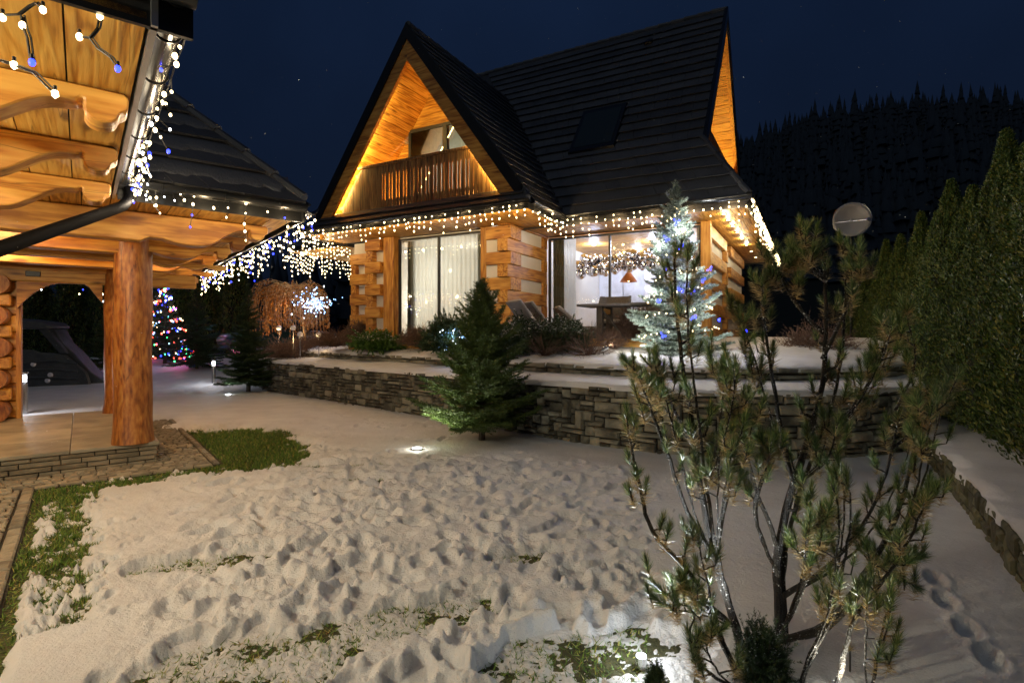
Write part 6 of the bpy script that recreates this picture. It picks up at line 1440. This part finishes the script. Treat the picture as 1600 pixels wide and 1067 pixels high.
    for (a, b, c, r) in side: m = MB(); m.tube([a, a.lerp(b, .5) + Vector((0, 0, .003)), b, c], [r * 1.2, r * 1.1, r, r * .8], 6); m.build('twig', M['pine_bark'], root, smooth=True)
    # needle tufts: a green candle above, older bronze needles below
    for (p, d, s) in tips:
        p = np.array(p); d = np.array(d); d = d / np.linalg.norm(d); n = int(180 * s); ax = rs.rand(n)
        P = p[None, :] - d[None, :] * (ax * .065 * s)[:, None]; Dd = np.tile(d, (n, 1)); cone = .22 + .62 * ax + rs.normal(0, .10, n); L = .062 * s * rs.uniform(.75, 1.1, n)
        V = needles_on(P, Dd, L, .0011, rs, np.clip(cone, .1, 1.5)); npmesh('needle_tuft', V, np.arange(len(V)).reshape(-1, 3), M['needle_green'], root)
        if rs.rand() < .85:
            n = int(80 * s); ax = rs.rand(n); P = p[None, :] - d[None, :] * (.06 + ax * .07 * s)[:, None]; cone = .80 + .65 * ax + rs.normal(0, .15, n); L = .060 * s * rs.uniform(.7, 1.1, n)
            V = needles_on(P, np.tile(d, (n, 1)), L, .0011, rs, np.clip(cone, .2, 2.4)); npmesh('old_needle_tuft', V, np.arange(len(V)).reshape(-1, 3), M['needle_brown'], root)
    F = np.array(glint); n = len(F); s = rs.uniform(.0010, .0034, n); off = rs.normal(0, 1, (n, 3, 3)) * s[:, None, None]; V = (F[:, None, :] + off).reshape(-1, 3); tag(npmesh('glint_beads', V, np.arange(len(V)).reshape(-1, 3), M['glint'], root), kind='stuff')
M['pine_bark'] = simple('wet_pine_bark', (.022, .017, .011), .5, var=.5, scale=40, bump=1.0, bscale=160, spec=.4)
M['glint'] = simple('glint_beads', (.75, .74, .70), .12, spec=1.0)  # pale beads whose whiteness stands in for glints on the wet stems
foreground_pine()
rs_ = np.random.RandomState(77); n_ = 9000; Yf = rs_.uniform(1.2, 13, n_); Pf = np.stack([Yf * rs_.uniform(-1, 1, n_), Yf, rs_.uniform(.1, 9.5, n_)], -1)
off_ = rs_.normal(0, 1, (n_, 3, 3)) * .0014; Vf = (Pf[:, None, :] + off_).reshape(-1, 3); tag(npmesh('snowfall', Vf, np.arange(n_ * 3).reshape(-1, 3), M['snow']), kind='stuff')
def low_conifer(label, loc, r, h, seed):
    t = bush('low_conifer', label, loc, r, h, 'conifer', seed, 300, snowy=True); return t
p = at(1192, 1080, 2.45); low_conifer('low frosted conifer at the foot of the foreground pine, cut by the picture edge', (p.x, p.y, 0), .12, .30, 51)
p = at(1025, 1100, 2.35); low_conifer('tiny conifer sprig beside the bright ground spotlight', (p.x, p.y, 0), .05, .17, 53)
def dead_tuft(label, p):
    t = empty('dry_seedling', p, 0, label, 'seedling'); m = MB(); rg = random.Random(1); m.tube([(0, 0, -.05), (0, 0, .16)], .004, 5); m.build('stem', M['pine_bark'], t); P = np.tile(np.array([0, 0, .15]), (50, 1)); D = np.tile(np.array([0, 0, 1.]), (50, 1)); rs = np.random.RandomState(2)
    V = needles_on(P, D, .05, .001, rs, np.clip(rs.normal(.6, .3, 50), .1, 1.3)); npmesh('needles', V, np.arange(len(V)).reshape(-1, 3), M['needle_brown'], t)
p = at(1328, 1095, 2.5); dead_tuft('small brown dry pine seedling between the right-hand pine stems', (p.x, p.y, 0))
